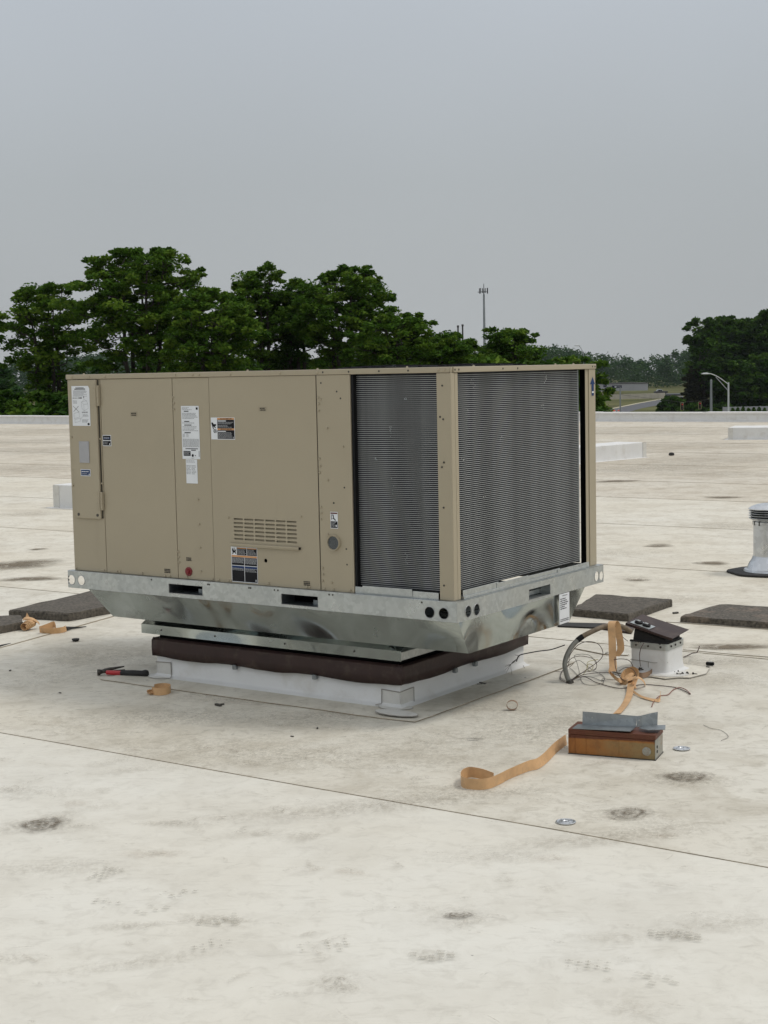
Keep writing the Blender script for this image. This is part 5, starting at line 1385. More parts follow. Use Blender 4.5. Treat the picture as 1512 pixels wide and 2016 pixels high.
wire([GP((0.933, 7.219, 0.000)), GP((0.935, 7.100, 0.000)), GP((0.973, 7.061, 0.000)), GP((1.029, 7.114, 0.000)), GP((1.037, 7.208, 0.000)), GP((1.087, 7.179, -0.000)), GP((1.172, 7.219, 0.000)), GP((1.227, 7.225, 0.000))], .0013, 'wire3', 'second flat grey wire loop nearest to the camera')
wire([GP((0.875, 7.141, 0.000)), GP((0.846, 7.203, 0.000)), GP((0.848, 7.325, -0.000)), GP((0.888, 7.472, 0.000)), GP((0.927, 7.546, 0.000), .01)], .0014, 'wire', 'thin wire hooked round the foot of the conduit')
wire([(0.855, 7.190, 0.176), (0.795, 7.240, 0.146), (0.742, 7.280, 0.132), (0.687, 7.320, 0.115), (0.648, 7.340, 0.100), (0.637, 7.360, 0.068)], .0028, 'rubber', 'black cable branching off the conduit to the left')
wire([(0.648, 7.340, 0.100), GP((0.628, 7.712, 0.000), .03), GP((0.607, 7.580, 0.000), .01), GP((0.612, 7.450, 0.000)), GP((0.677, 7.443, 0.000)), GP((0.754, 7.460, 0.000)), GP((0.867, 7.385, 0.000))], .0014, 'wire', 'thin wire running along the roof from the curb to the conduit')
wire([(0.648, 7.340, 0.097), GP((0.676, 7.599, -0.000), .03), GP((0.694, 7.467, 0.000)), GP((0.741, 7.475, 0.000))], .0012, 'wire3', 'short thin curved wire by the curb corner')
for i, (p, q_) in enumerate((((0.560, 7.506, 0.000), 0), ((0.573, 7.415, 0.000), 1), ((0.585, 7.377, 0.000), 2), ((0.613, 7.349, 0.000), 3), ((0.550, 7.573, 0.000), 4))):
    wire([(0.638, 7.340, 0.085), (0.608, 7.340, 0.058), GP(p)], .0009, 'wire3', ['frayed strand nearest the curb wall', 'second frayed strand from the curb', 'middle frayed strand of the black cable', 'frayed strand farthest from the curb', 'highest frayed strand touching the curb'][i], 3)
wire([GP((1.527, 7.698, 0.000)), GP((1.579, 7.747, 0.000), .01), (1.554, 7.500, 0.068), (1.567, 7.500, 0.099)], .0026, 'wire', 'short stiff dark wire pointing up right of the white box')
wire([(1.224, 7.120, 0.191), (1.206, 7.100, 0.171), (1.199, 7.100, 0.137), (1.201, 7.100, 0.102), GP((1.264, 7.446, 0.000), .004)], .0020, 'wire', 'dark wire hanging down the front of the white box')
wire([(1.144, 7.320, 0.204), (1.156, 7.300, 0.185), (1.168, 7.250, 0.178)], .0016, 'wire', 'small wire loop between conduit and white box')
wire([GP((1.318, 6.231, 0.000)), GP((1.336, 6.167, 0.000)), GP((1.370, 6.128, 0.000)), GP((1.375, 6.024, 0.000)), GP((1.332, 5.961, 0.000))], .0009, 'wire3', 'hair-thin curved wire on the roof right of the rusty box')
# screws lined up in front of the box
for i, p in enumerate(((1.326, 7.313, 0.000), (1.356, 7.310, 0.000), (1.378, 7.296, 0.000), (1.402, 7.293, 0.000), (1.426, 7.315, 0.000), (1.436, 7.265, 0.000), (1.460, 7.275, 0.000), (1.484, 7.260, 0.000), (1.405, 7.256, 0.000))):
    lay = i >= 4
    T_ = Matrix.Translation((p[0], p[1], ROOFZ + .0075)) @ Matrix.Rotation(i * .8, 4, 'Z')
    if lay: T_ = T_ @ Matrix.Rotation(R(90), 4, 'Y')
    b = MB(T_ if lay else T_ @ Matrix.Translation((0, 0, -.003)))
    b.lathe([(.0068, 0), (.0068, .0025), (.004, .003), (.004, .006), (.0018, .0065), (.0018, .022 if lay else .008), (.0004, .026 if lay else .009)], n=8)
    o = b.build('loose_screw', 'steel')
    tag(o, ['upright loose screw at the left end of the screw row by the white box', 'second upright loose screw from the left in the row by the white box', 'third upright loose screw from the left in the row by the white box', 'fourth loose screw of the row, touching a tipped one', 'tipped loose screw highest up in the row by the white box', 'tipped loose screw right of the cluster, third from the right end', 'tipped loose screw second from the right end of the row', 'lying loose screw at the far right end of the row', 'lying loose screw lowest in the row, below the tipped ones'][i], 'screw', 'loose screws in front of the white box')
# debris pile inside the brown scrap
b = MB(); rr = random.Random(8); pc = Vector((1.267, 7.344, 0.000))
for k in range(60):
    T_ = Matrix.Translation((pc.x + rr.uniform(-.055, .05), pc.y + rr.uniform(-.02, .03), z_ + .010 + rr.uniform(0, .014))) @ Matrix.Rotation(rr.uniform(0, 3), 4, 'Z') @ Matrix.Rotation(rr.uniform(0, 3), 4, 'X')
    s_ = rr.uniform(.002, .006); b.box(-s_, s_, -s_, s_, -s_ * .6, s_ * .6, T=T_)
tag(b.build('crumb_pile', 'steel'), 'heap of dark crumbs beside the white box', 'debris', kind='stuff')
p = (1.617, 7.487, -0.000)
CT = Matrix.Translation((p[0], p[1], ROOFZ)) @ Matrix.Rotation(R(-30), 4, 'Z')
t = thing('cable_connector', CT, 'small black cable connector lying right of the white box', 'connector')
b = MB(CT); b.box(-.02, .02, -.009, .009, 0.0, .016); b.build('body', 'black', t, bevel=.003)
b = MB(CT); b.box(-.006, .012, -.006, .006, .0165, .0185); b.build('clip', 'bolt', t)
p = (1.596, 7.411, -0.000)
b = MB(); b.tube([GP(p, .004), GP((p[0] - .01, p[1] + .015), .003)], .004, 6); tag(b.build('wire_nut', 'steel'), 'tiny dark stub below the black connector', 'debris')
for i, (p, s_) in enumerate((((0.635, 7.460, 0.000), .006), ((0.669, 7.257, 0.000), .006), ((0.452, 7.148, 0.000), .010), ((0.439, 7.126, 0.000), .008), ((0.466, 7.135, 0.000), .008), ((-0.772, 6.789, 0.000), .012), ((-0.758, 6.809, 0.000), .007), ((-1.945, 7.714, 0.000), .006), ((-1.566, 7.137, 0.000), .005), ((1.753, 9.083, 0.000), .012), ((-0.301, 6.309, -0.000), .006), ((-0.400, 6.175, 0.000), .005))):
    b = MB(); T_ = Matrix.Translation((p[0], p[1], ROOFZ + s_ * .4)) @ Matrix.Rotation(i * 1.1, 4, 'Z')
    b.box(-s_ * 1.6, s_ * 1.6, -s_ * .6, s_ * .6, -s_ * .4, s_ * .4, T=T_)
    tag(b.build('debris_chip', 'steel', bevel=.001), ['dark chip below the frayed wires at the curb corner', 'dark chip just below the black cable strands', 'right chip of the leaf litter on the skirt right of the curb', 'left chip of the leaf litter on the skirt right of the curb', 'middle chip of the leaf litter on the skirt right of the curb', 'long dark chip on the skirt in front of the curb', 'short chip next to the long one in front of the curb', 'dark chip near the left frame edge, below the black cap', 'dark chip left of the hammer', 'dark chip on the roof between the two right-hand pavers', 'dark chip in front of the near part of the curb', 'dark chip lying just above the long seam'][i], 'debris', 'tiny dark debris chips on the roof')

# ================================================================ VENT PIPE (right edge)
p = (2.751, 10.792, 0.000)
VT = Matrix.Translation((p[0], p[1], ROOFZ))
t = thing('vent_pipe', VT, 'shiny metal vent pipe with ribbed cap at the right frame edge', 'vent pipe')
b = MB(VT); P = [(.285 * math.cos(2 * math.pi * k / 30) * (1 + .05 * math.sin(5 * k)), .27 * math.sin(2 * math.pi * k / 30)) for k in range(30)]
b.plate(P, [], lambda u, v, w_: (u, v, .014 - w_), .014); b.build('rubber_base', 'rubber', t, bevel=.004)
b = MB(VT); b.lathe([(.175, .014), (.170, .028), (.155, .032), (.150, .040), (.135, .075), (.118, .100), (.110, .122)], n=40); b.build('base_flashing', 'alu', t, smooth=True)
b = MB(VT); b.lathe([(.107, .10), (.107, .35), (.110, .352), (.110, .368), (.104, .37), (.135, .392)], n=40); b.build('pipe', 'alu', t, smooth=True)
for k in range(4):
    z0 = .392 + k * .0165
    b = MB(VT); b.lathe([(.128, z0), (.141, z0 + .003), (.141, z0 + .005), (.128, z0 + .009)], n=40); b.build('louvre_ring', 'alu', t, smooth=True)
    b = MB(VT); b.lathe([(.122, z0 + .008), (.122, z0 + .018)], n=32); b.build('dark_gap', 'void', t)
b = MB(VT); b.lathe([(.142, .458), (.142, .464), (.120, .478), (.085, .492), (.04, .500), (.004, .502)], n=40); b.build('cap', 'alu', t, smooth=True)
for a in (3.4, 3.9, 4.4, 4.9, 5.4):
    b = MB(VT); b.box(-.004, .004, -.112, -.108, .345, .372, T=Matrix.Rotation(a, 4, 'Z')); b.build('strap', 'steel', t)

# ================================================================ BACKGROUND
def leaves(cs, rads, flat, n_per, size, rs, tilt=0.85):
    """quads scattered through flattened clumps -> verts, faces, tint"""
    cs = np.asarray(cs); rads = np.asarray(rads)
    idx = np.repeat(np.arange(len(cs)), n_per)
    n_ = len(idx)
    d = rs.normal(size=(n_, 3)); d /= np.linalg.norm(d, axis=1)[:, None]
    rr_ = rs.random(n_) ** 0.45
    p = d * rr_[:, None] * rads[idx][:, None]
    p[:, 2] *= flat
    # droop at the rim of each pad
    p[:, 2] -= 0.12 * flat * (p[:, 0] ** 2 + p[:, 1] ** 2) / np.maximum(rads[idx], .01)
    p += cs[idx]
    a = rs.random(n_) * 2 * np.pi
    nt = rs.normal(size=(n_, 3)) * tilt; nt[:, 2] += 1.0; nt /= np.linalg.norm(nt, axis=1)[:, None]
    u = np.stack([np.cos(a), np.sin(a), np.zeros(n_)], 1); u -= nt * (u * nt).sum(1)[:, None]; u /= np.linalg.norm(u, axis=1)[:, None]
    v = np.cross(nt, u)
    s = size * (0.6 + 0.8 * rs.random(n_))[:, None]
    ln = u * s; wd = v * s * 0.5
    V = np.stack([p - ln, p + wd * .9 - ln * .1, p + ln, p - wd * .9 + ln * .1], 1).reshape(-1, 3)
    ct = rs.random(len(cs))
    tint = np.clip(0.45 * rs.random(n_) + 0.55 * ct[idx] + 0.10 * (rr_ - .5), 0, 1)
    return V, np.repeat(tint, 4)

def leaf_mesh(name, V, tint, mat, parent=None, origin=None):
    n_ = len(V) // 4
    me = bpy.data.meshes.new(name)
    me.vertices.add(len(V)); me.loops.add(len(V)); me.polygons.add(n_)
    O = np.array(origin)
    me.vertices.foreach_set('co', (V - O).astype(np.float32).ravel())
    me.loops.foreach_set('vertex_index', np.arange(len(V), dtype=np.int32))
    me.polygons.foreach_set('loop_start', np.arange(n_, dtype=np.int32) * 4)
    a = me.attributes.new('tint', 'FLOAT', 'POINT'); a.data.foreach_set('value', tint.astype(np.float32))
    me.update(); me.validate()
    me.materials.append(M[mat])
    o = bpy.data.objects.new(name, me); COL.objects.link(o)
    if parent: o.parent = parent
    else: o.location = origin
    return o

TREEG = {}
def tree(base_x, base_y, top_z, half_w, crown_bot, label, mat='leaf', seed=0, pads=46, n_per=190, size=.16, padr=(0.8, 1.5), flat=.38, group='locust trees standing behind the roof', gz=GZ, name='deciduous_tree', lean=0.0, shape=1.0, trunk_r=.20, inner=.35, cat='tree'):
    rs = np.random.RandomState(seed); rr = random.Random(seed)
    base = Vector((base_x, base_y, gz))
    H = top_z - gz
    t = thing(name, Matrix.Translation(base), label, cat, group)
    cz0 = crown_bot; ch = top_z - crown_bot
    # pads spread over the crown shell, spaced apart
    cs, rads, tries = [], [], 0
    while len(cs) < pads and tries < pads * 60:
        tries += 1
        h = rr.random() ** .72
        hs = .58
        prof = (.34 + .66 * h / hs) if h < hs else math.sqrt(max(0.0, 1 - ((h - hs) / (1.02 - hs)) ** 2))
        if shape < 1: prof = 1 - .75 * h
        R_ = half_w * max(.12, prof)
        q_ = math.sqrt(rr.uniform(inner ** 2, 1)); a = rr.uniform(0, 2 * math.pi)
        r = rr.uniform(*padr) * (0.75 + .35 * (1 - h))
        c = (base_x + lean * h + R_ * q_ * math.cos(a), base_y + R_ * q_ * math.sin(a) * .8, cz0 + ch * h - r * flat)
        ok = all((c[0] - o[0]) ** 2 + (c[1] - o[1]) ** 2 + (2.0 * (c[2] - o[2])) ** 2 > (.62 * (r + s_)) ** 2 for o, s_ in zip(cs, rads))
        if ok: cs.append(c); rads.append(r)
    # satellite clumps roughen each pad's outline
    C2, R2 = [], []
    for c, r in zip(cs, rads):
        C2.append(c); R2.append(r * .8)
        for k in range(5):
            a = rr.uniform(0, 6.283); q_ = rr.uniform(.6, 1.15) * r
            C2.append((c[0] + q_ * math.cos(a), c[1] + q_ * math.sin(a), c[2] + rr.uniform(-.45, .45) * r)); R2.append(r * rr.uniform(.22, .55))
    V, ti = leaves(C2, R2, flat, max(8, n_per // 4), size, rs)
    leaf_mesh('crown', V, ti, mat, t, base)
    # skeleton
    b = MB()
    fork = Vector((base_x + lean * .1, base_y, gz + (cz0 - gz) * .85))
    b.tube([base, base.lerp(fork, .5) + Vector((rr.uniform(-.2, .2), 0, 0)), fork], [trunk_r * 1.25, trunk_r, trunk_r * .9], 7)
    nl = 5
    limbs = []
    for k in range(nl):
        a = k * 2 * math.pi / nl + rr.uniform(-.4, .4)
        e_ = Vector((base_x + lean * .8 + half_w * .42 * math.cos(a), base_y + half_w * .35 * math.sin(a), cz0 + ch * rr.uniform(.60, .88)))
        m1 = fork.lerp(e_, .35) + Vector((half_w * .14 * math.cos(a), half_w * .1 * math.sin(a), 0))
        P = smooth_path([fork, m1, fork.lerp(e_, .7) + Vector((0, 0, .1)), e_], 4)
        b.tube(P, [trunk_r * .62 * (1 - .8 * i / (len(P) - 1)) for i in range(len(P))], 5)
        limbs.append(P)
    for c, r in zip(cs, rads):
        cv = Vector(c)
        best = min(((p, (p - cv).length + max(0, p.z - cv.z + .3) * 1.5) for P in limbs for p in P), key=lambda z: z[1])[0]
        mid = best.lerp(cv, .5) + Vector((rr.uniform(-.2, .2), 0, -.15))
        b.tube([best, mid, cv], [trunk_r * .22, trunk_r * .15, trunk_r * .05], 4)
        for k in range(3):
            a = rr.uniform(0, 6.28); b.tube([mid.lerp(cv, .6), cv + Vector((r * .7 * math.cos(a), r * .7 * math.sin(a), rr.uniform(-.1, .15)))], [trunk_r * .08, trunk_r * .03], 3)
    b.build('trunk', 'bark', t)
    return t

def wx(px, d): return (px - 756) * d / 2985.0          # lateral metres at distance d, for reading the layout only
def tz(px, py, d): return 1.5137 + (722 + (756 - px) * .0205 - py) * d / 2985.0
def hw(pxw, d): return pxw * d / 2985.0

# (px centre, px top, distance, half width px, px of lowest foliage, label, seed, pads)
TL = [
 (102, 547, 62, 84, 775, 'leftmost tall locust tree with layered foliage and gaps of sky', 11, 60, 'leaf'),
 (290, 480, 60, 138, 735, 'tallest locust tree, above the left half of the beige unit', 12, 92, 'leaf'),
 (425, 560, 57, 92, 745, 'rounded locust tree right of the tallest one', 13, 62, 'leaf'),
 (520, 516, 66, 66, 735, 'slender locust tree with bare upper trunk, middle of the row', 14, 46, 'leaf'),
 (590, 545, 67, 60, 740, 'darker locust tree filling the row between two taller crowns', 24, 44, 'leafdark'),
 (690, 516, 64, 104, 735, 'broad locust tree at the right end of the tall group', 15, 78, 'leaf'),
 (785, 612, 60, 82, 745, 'lower dense locust tree stepping down right of the tall group', 16, 56, 'leaf'),
 (868, 642, 62, 66, 748, 'small dense tree in front of the two dark poles', 17, 46, 'leaf'),
 (925, 668, 64, 44, 748, 'low green tree just left of the antenna mast', 27, 30, 'leaf'),
 (1005, 638, 66, 54, 722, 'flat-topped small locust tree right of the antenna mast', 18, 30, 'leaf'),
]
for (px, py, d, w_, pb, lab, sd_, pads, mt) in TL:
    tree(wx(px, d), d, tz(px, py, d), hw(w_, d) * .92, tz(px, pb, d), lab, mt, sd_, int(pads * (.66 if px < 120 else .78)), 420, .09, padr=(.50, 1.15), flat=.50, inner=.30)
# lower scrub filling under the row
SCR = [(10, 760, 58, 60, 'leafdark'), (75, 770, 57, 55, 'leaf'), (130, 745, 58, 60, 'leafdark'), (215, 700, 70, 80, 'leafdark'), (330, 690, 70, 80, 'leafdark'), (450, 690, 71, 80, 'leafdark'), (560, 680, 72, 80, 'leafdark'), (660, 670, 72, 80, 'leafdark'), (760, 690, 70, 80, 'leafdark'), (1000, 688, 70, 60, 'leafdark'), (960, 690, 60, 40, 'leaf'), (1085, 692, 72, 50, 'leaf'), (1060, 700, 62, 50, 'leafdark'), (1135, 694, 74, 40, 'leaf'), (1120, 705, 66, 50, 'leafdark'), (1170, 704, 75, 22, 'leaf')]
words = ['scrub at the far left edge, below the greyish tree', 'bushy undergrowth at the foot of the leftmost tree', 'dark bush rising at the left corner of the unit', 'undergrowth below the left side of the tallest tree', 'undergrowth under the middle of the tallest tree', 'undergrowth between the rounded tree and the slender one', 'undergrowth below the slender locust tree', 'undergrowth below the broad right-hand locust', 'undergrowth below the lower dense locust', 'dark bush beneath the flat-topped tree', 'bush at the foot of the antenna mast in the view', 'tree-high bush right of the flat-topped tree', 'dark low bush right of the flat-topped tree', 'light green bush near the thin street light', 'dark low bush above the right corner of the unit', 'last bush of the row, above the right end of the unit']
for i, (px, py, d, w_, mt) in enumerate(SCR):
    tree(wx(px, d), d, tz(px, py, d), hw(w_, d), GZ + 3.0, words[i], mt, 40 + i, 44, 200, .15, padr=(.7, 1.2), flat=.55, name='bush', trunk_r=.10, inner=.2, group='bushes under the tree row', cat='bush')
tree(wx(-12, 130), 130, tz(0, 700, 130), hw(48, 130), GZ + 4, 'greyish tree farther back at the left frame edge', 'leaffar', 71, 40, 220, .25, padr=(1.0, 1.7), flat=.6, group='trees farther back')
tree(wx(1168, 120), 120, tz(1168, 756, 120), hw(34, 120), GZ + 1, 'bush seen just right of the unit, in front of the road', 'leaf', 72, 40, 260, .2, padr=(.7, 1.2), flat=.7, name='bush', trunk_r=.1, inner=.2, group='bushes right of the unit', cat='bush')
# right-hand group
RT = [(1388, 616, 222, 24, 735, 'thin sparse tree standing free at the left of the right-hand grove', 81, 22, 'leafdark', .6), (1430, 616, 238, 44, 800, 'tall dense tree in the right-hand grove, behind the street lamp', 82, 90, 'leafdark', .55), (1485, 622, 240, 48, 800, 'big dense tree of the right grove, second from the edge', 83, 90, 'leafdark', .55),
      (1535, 600, 236, 50, 800, 'dense tree cut by the right frame edge', 84, 80, 'leafdark', .55), (1452, 700, 224, 60, 805, 'lower dark tree inside the right grove', 85, 70, 'leafdark', .6), (1510, 690, 224, 55, 805, 'lower dark tree at the right frame edge', 86, 70, 'leafdark', .6)]
for (px, py, d, w_, pb, lab, sd_, pads, mt, fl) in RT:
    tree(wx(px, d), d, tz(px, py, d), hw(w_, d), tz(px, pb, d), lab, mt, sd_, pads, 260, .34, padr=(1.2, 2.4), flat=fl, group='trees of the right-hand grove', inner=.3 if w_ > 30 else .1, trunk_r=.28)
tree(wx(1368, 222), 222, tz(1368, 716, 222), hw(30, 222), GZ + .5, 'dark brownish conifer-like tree left of the grove', 'leafbrown', 91, 70, 260, .28, padr=(.9, 1.7), flat=.6, group='trees of the right-hand grove', inner=.1, shape=.8)
tree(wx(1328, 218), 218, tz(1328, 772, 218), hw(24, 218), GZ - .2, 'round dark bush left of the traffic signals', 'leafdark', 92, 40, 260, .26, padr=(.8, 1.4), flat=.7, name='bush', group='bushes right of the unit', cat='bush', inner=.1)
tree(wx(1365, 219), 219, tz(1365, 786, 219), hw(34, 219), GZ - .2, 'low bush behind the two traffic signals', 'leafdark', 93, 44, 260, .26, padr=(.8, 1.4), flat=.7, name='bush', group='bushes right of the unit', cat='bush', inner=.1)
tree(wx(1425, 220), 220, tz(1425, 786, 220), hw(44, 220), GZ - .2, 'low dark bush behind the grey signal pole', 'leafdark', 94, 44, 260, .26, padr=(.8, 1.4), flat=.7, name='bush', group='bushes right of the unit', cat='bush', inner=.1)
# far-off wood as one mass
rs = np.random.RandomState(5)
cs, rads = [], []
rr = random.Random(12)
for i in range(1300):
    x = rr.uniform(-330, 420); y = rr.uniform(690, 800)
    H = 17.0 + 2.2 * math.sin(x * .031) + 2.0 * math.sin(x * .083 + 1) + rr.uniform(-1.5, 1.5) + (y - 690) * .02
    r = rr.uniform(3.0, 6.0)
    for k in range(4):
        h = rr.random() ** .6
        cs.append((x + rr.uniform(-3, 3), y, GZ + H * h - r * .5)); rads.append(r * (1 - .35 * h))
V, ti = leaves(cs, rads, .85, 44, .72, rs, 1.0)
o = leaf_mesh('far_woods', V, ti, 'leaffar', None, (0, 700, GZ)); tag(o, 'distant wood closing the view beyond the road', 'woods', kind='stuff')

# antenna mast
d = 626
x0, zt = wx(959.5, d), tz(959, 556, d)
t = thing('antenna_mast', Matrix.Translation((x0, d, GZ)), 'tall grey monopole with antenna cluster rising behind the trees', 'antenna mast')
b = MB(); b.tube([(x0, d, GZ), (x0, d, tz(959, 577, d))], [.75, .38], 10); b.build('pole', 'pole', t, smooth=True)
b = MB(); b.tube([(x0, d, tz(959, 577, d)), (x0, d, zt)], [.22, .10], 6); b.build('lightning_rod', 'poledark', t)
zc = tz(959, 570, d)
for k, (dx, dy, h_) in enumerate(((-1.7, .8, 2.2), (-1.35, -1.0, 2.2), (-.6, -1.6, 2.0), (.45, -1.6, 2.0), (1.35, -.9, 2.3), (1.6, .6, 2.3))):
    b = MB(); b.box(x0 + dx - .18, x0 + dx + .18, d + dy - .12, d + dy + .12, zc - h_ / 2, zc + h_ / 2); b.build('panel_antenna', 'poledark', t, bevel=.03)
b = MB(); b.lathe([(1.7, -.06), (1.7, .06), (1.5, .06), (1.5, -.06)], (x0, d, zc - .4), 12)
for k in range(3): 
    a = k * 2.1; b.tube([(x0, d, zc - .4), (x0 + 1.6 * math.cos(a), d + 1.6 * math.sin(a), zc - .4)], .07, 4)
b.build('platform', 'poledark', t)
b = MB(); b.lathe([(.1, 0), (.35, .1), (.35, .25), (.05, .3)], (x0 - 2.2, d, zc - .6), 10); b.build('dish', 'poledark', t)
for i, (px, py) in enumerate(((908, 637), (917, 635))):
    d = 200; x0 = wx(px, d)
    b = MB(); b.tube([(x0, d, GZ), (x0, d, tz(px, py, d))], [.16, .10], 8); b.box(x0 - .14, x0 + .14, d - .1, d + .1, tz(px, py, d) - .25, tz(px, py, d))
    tag(b.build('utility_pole', 'poledark'), ['dark pole above the trees, left one of the close pair', 'dark pole above the trees, right one of the close pair'][i], 'pole', 'two dark poles behind the trees')
# street lights
def street_light(px, py_top, px_head, py_head, d, label, col, r_, truss=True):
    x0 = wx(px, d); x1 = wx(px_head, d); zt_ = tz(px, py_top, d); zh = tz(px_head, py_head, d)
    t = thing('street_light', Matrix.Translation((x0, d, GZ)), label, 'street light', 'street lights')
    b = MB(); b.tube([(x0, d, GZ), (x0, d, zt_)], [r_ * 1.5, r_], 8); b.build('pole', col, t, smooth=True)
    P = smooth_path([(x0, d, zt_ - .2), (x0 + (x1 - x0) * .45, d, zt_ + (zh - zt_) * .62), (x0 + (x1 - x0) * .8, d, zh), (x1, d, zh)], 4)
    b = MB(); b.tube(P, r_ * .5, 6)
    if truss: b.tube([(x0, d, zt_ - .9), (x0 + (x1 - x0) * .55, d, zt_ + (zh - zt_) * .62)], r_ * .4, 5)
    b.build('arm', col, t, smooth=True)
    b = MB(); b.lathe([(.05, -.10), (.20, -.06), (.22, .02), (.08, .10)], (0, 0, 0), 10)
    for v in b.v: v.x = v.x * 2.2 + x1; v.y = v.y + d; v.z = v.z + zh
    b.build('lamp_head', 'lampwhite', t, smooth=True)
street_light(1437, 748, 1392, 731, 160, 'pale curved-arm street light in front of the right grove', 'lampwhite', .085)
street_light(1153, 688, 1141, 676, 250, 'distant street light with hooked arm above the row of bushes', 'pole', .09, False)
# signal pole, span wire and signals
d = 210
x0 = wx(1403, d)
t = thing('signal_pole', Matrix.Translation((x0, d, GZ)), 'thick grey signal pole left of the pale street light', 'pole')
b = MB(); b.tube([(x0, d, GZ), (x0, d, tz(1404, 744, d))], [.22, .15], 10); b.build('pole', 'pole', t, smooth=True)
b = MB(); b.lathe([(.18, 0), (.12, .12)], (x0, d, tz(1404, 744, d)), 10); b.build('pole_cap', 'pole', t)
xs_, ds_ = wx(1224.5, 150), 150
b = MB(); b.tube([(x0, d, tz(1403, 781, d)), (wx(1346, d - 12), d - 12, tz(1346, 787, d - 12)), (xs_, ds_, tz(1225, 772, ds_))], .018, 4); tag(b.build('span_wire', 'poledark'), 'thin span wire carrying the traffic signals', 'wire')
for i, px in enumerate((1346, 1381)):
    dd = d - (12 if i == 0 else 5); xx = wx(px, dd); zc = tz(px, 795 if i == 0 else 793, dd)
    t = thing('traffic_signal', Matrix.Translation((xx, dd, zc - .5)), ['left hanging traffic signal with yellow-edged backplate', 'right hanging traffic signal with yellow-edged backplate'][i], 'traffic signal', 'hanging traffic signals')
    b = MB(); b.box(xx - .21, xx + .21, dd, dd + .03, zc - .50, zc + .50); b.build('backplate_border', 'sigyel', t)
    b = MB(); b.box(xx - .155, xx + .155, dd - .03, dd, zc - .44, zc + .44); b.build('backplate', 'black', t)
    b = MB(); b.box(xx - .13, xx + .13, dd - .16, dd - .031, zc - .40, zc + .40); b.build('housing', 'black', t, bevel=.02)
    for k in range(3):
        b = MB(); b.lathe([(.09, 0), (.06, .03)], (xx, dd - .161, zc + .26 - k * .26), 12, axis=AX); b.build('lens', 'sigred' if k == 0 else 'steel', t) if k else None
        if k == 0:
            m, n, l, bb = new_mat('red_lens') if 'sigred' not in M else (M['sigred'], None, None, None)
            if 'sigred' not in M:
                bb.inputs['Base Color'].default_value = (.5, .03, .02, 1); bb.inputs['Emission Color'].default_value = (1, .05, .02, 1); bb.inputs['Emission Strength'].default_value = 0.12
                M['sigred'] = m
            b.build('lens', 'sigred', t)
    b = MB(); b.tube([(xx, dd, zc + .48), (xx, dd, tz(px, 785, dd))], .02, 4); b.build('hanger', 'poledark', t)
# sign pole with navy board
d = 150; x0 = wx(1224.5, d)
t = thing('signpost', Matrix.Translation((x0, d, GZ)), 'grey-green post with small navy sign right of the unit', 'sign')
b = MB(); b.tube([(x0, d, GZ), (x0, d, tz(1225, 757, d))], [.085, .07], 8); b.build('post', 'pole', t)
zs = tz(1217, 756.5, d); sx0, sx1 = wx(1208, d), wx(1227.5, d)
b = MB(); b.box(sx0, sx1, d - .05, d - .02, zs - .13, zs + .13); b.build('sign_board', 'signavy', t)
b = MB()
HB = [(-.36, -.01), (-.30, .05), (-.26, .02), (-.20, .05), (-.15, .03), (-.13, -.02), (-.18, -.07), (-.28, -.07)]
b.quad([(x0 - .14 + p_[0] - .09, d - .052, zs + p_[1]) for p_ in HB]); b.build('white_emblem', 'white', t)
for zz, w_ in ((.04, .38), (-.03, .30)):
    b = MB(); b.box(x0 - .30, x0 - .30 + w_, d - .053, d - .0505, zs + zz - .012, zs + zz + .012); b.build('sign_lettering', 'greytxt', t)
# orange barrels
for i, px in enumerate((1212, 1222)):
    d = 322; x0 = wx(px, d); zb = GZ
    t = thing('traffic_barrel', Matrix.Translation((x0, d, GZ)), ['left orange traffic barrel just above the parapet', 'right orange traffic barrel just above the parapet'][i], 'traffic barrel', 'orange traffic barrels on the ramp')
    b = MB(); b.lathe([(.40, .0), (.38, .1), (.34, .4), (.30, 1.3), (.20, 1.35)], (x0, d, zb), 14); b.build('barrel', 'orangeb', t, smooth=True)
    for z0 in (.55, .95):
        b = MB(); b.lathe([(.355, z0), (.345, z0 + .15)], (x0, d, zb), 14); b.build('white_band', 'white', t)
# far long building, barrier, car
d = 600
x0, x1 = wx(1190, d), wx(1279, d)
t = thing('warehouse', Matrix.Translation(((x0 + x1) / 2, d, GZ)), 'long low grey-white building in front of the distant wood', 'building')
zt_ = tz(1240, 750.5, d)
b = MB(); b.box(x0, x1, d, d + 14, GZ, zt_); b.build('wall', 'bwall', t)
b = MB(); b.box(x0 - .2, x1 + .2, d - .2, d + 14.2, zt_, zt_ + .25); b.build('roof_edge', 'poledark', t)
b = MB(); b.box(x0 + .3, x0 + 1.6, d - .06, d, zt_ - 1.2, zt_ - .4); b.build('window', 'signavy', t)
for k in range(8):
    xx = x0 + (x1 - x0) * (k + 1) / 9
    b = MB(); b.box(xx - .04, xx + .04, d - .04, d, GZ, zt_); b.build('wall_rib', 'bwall', t)
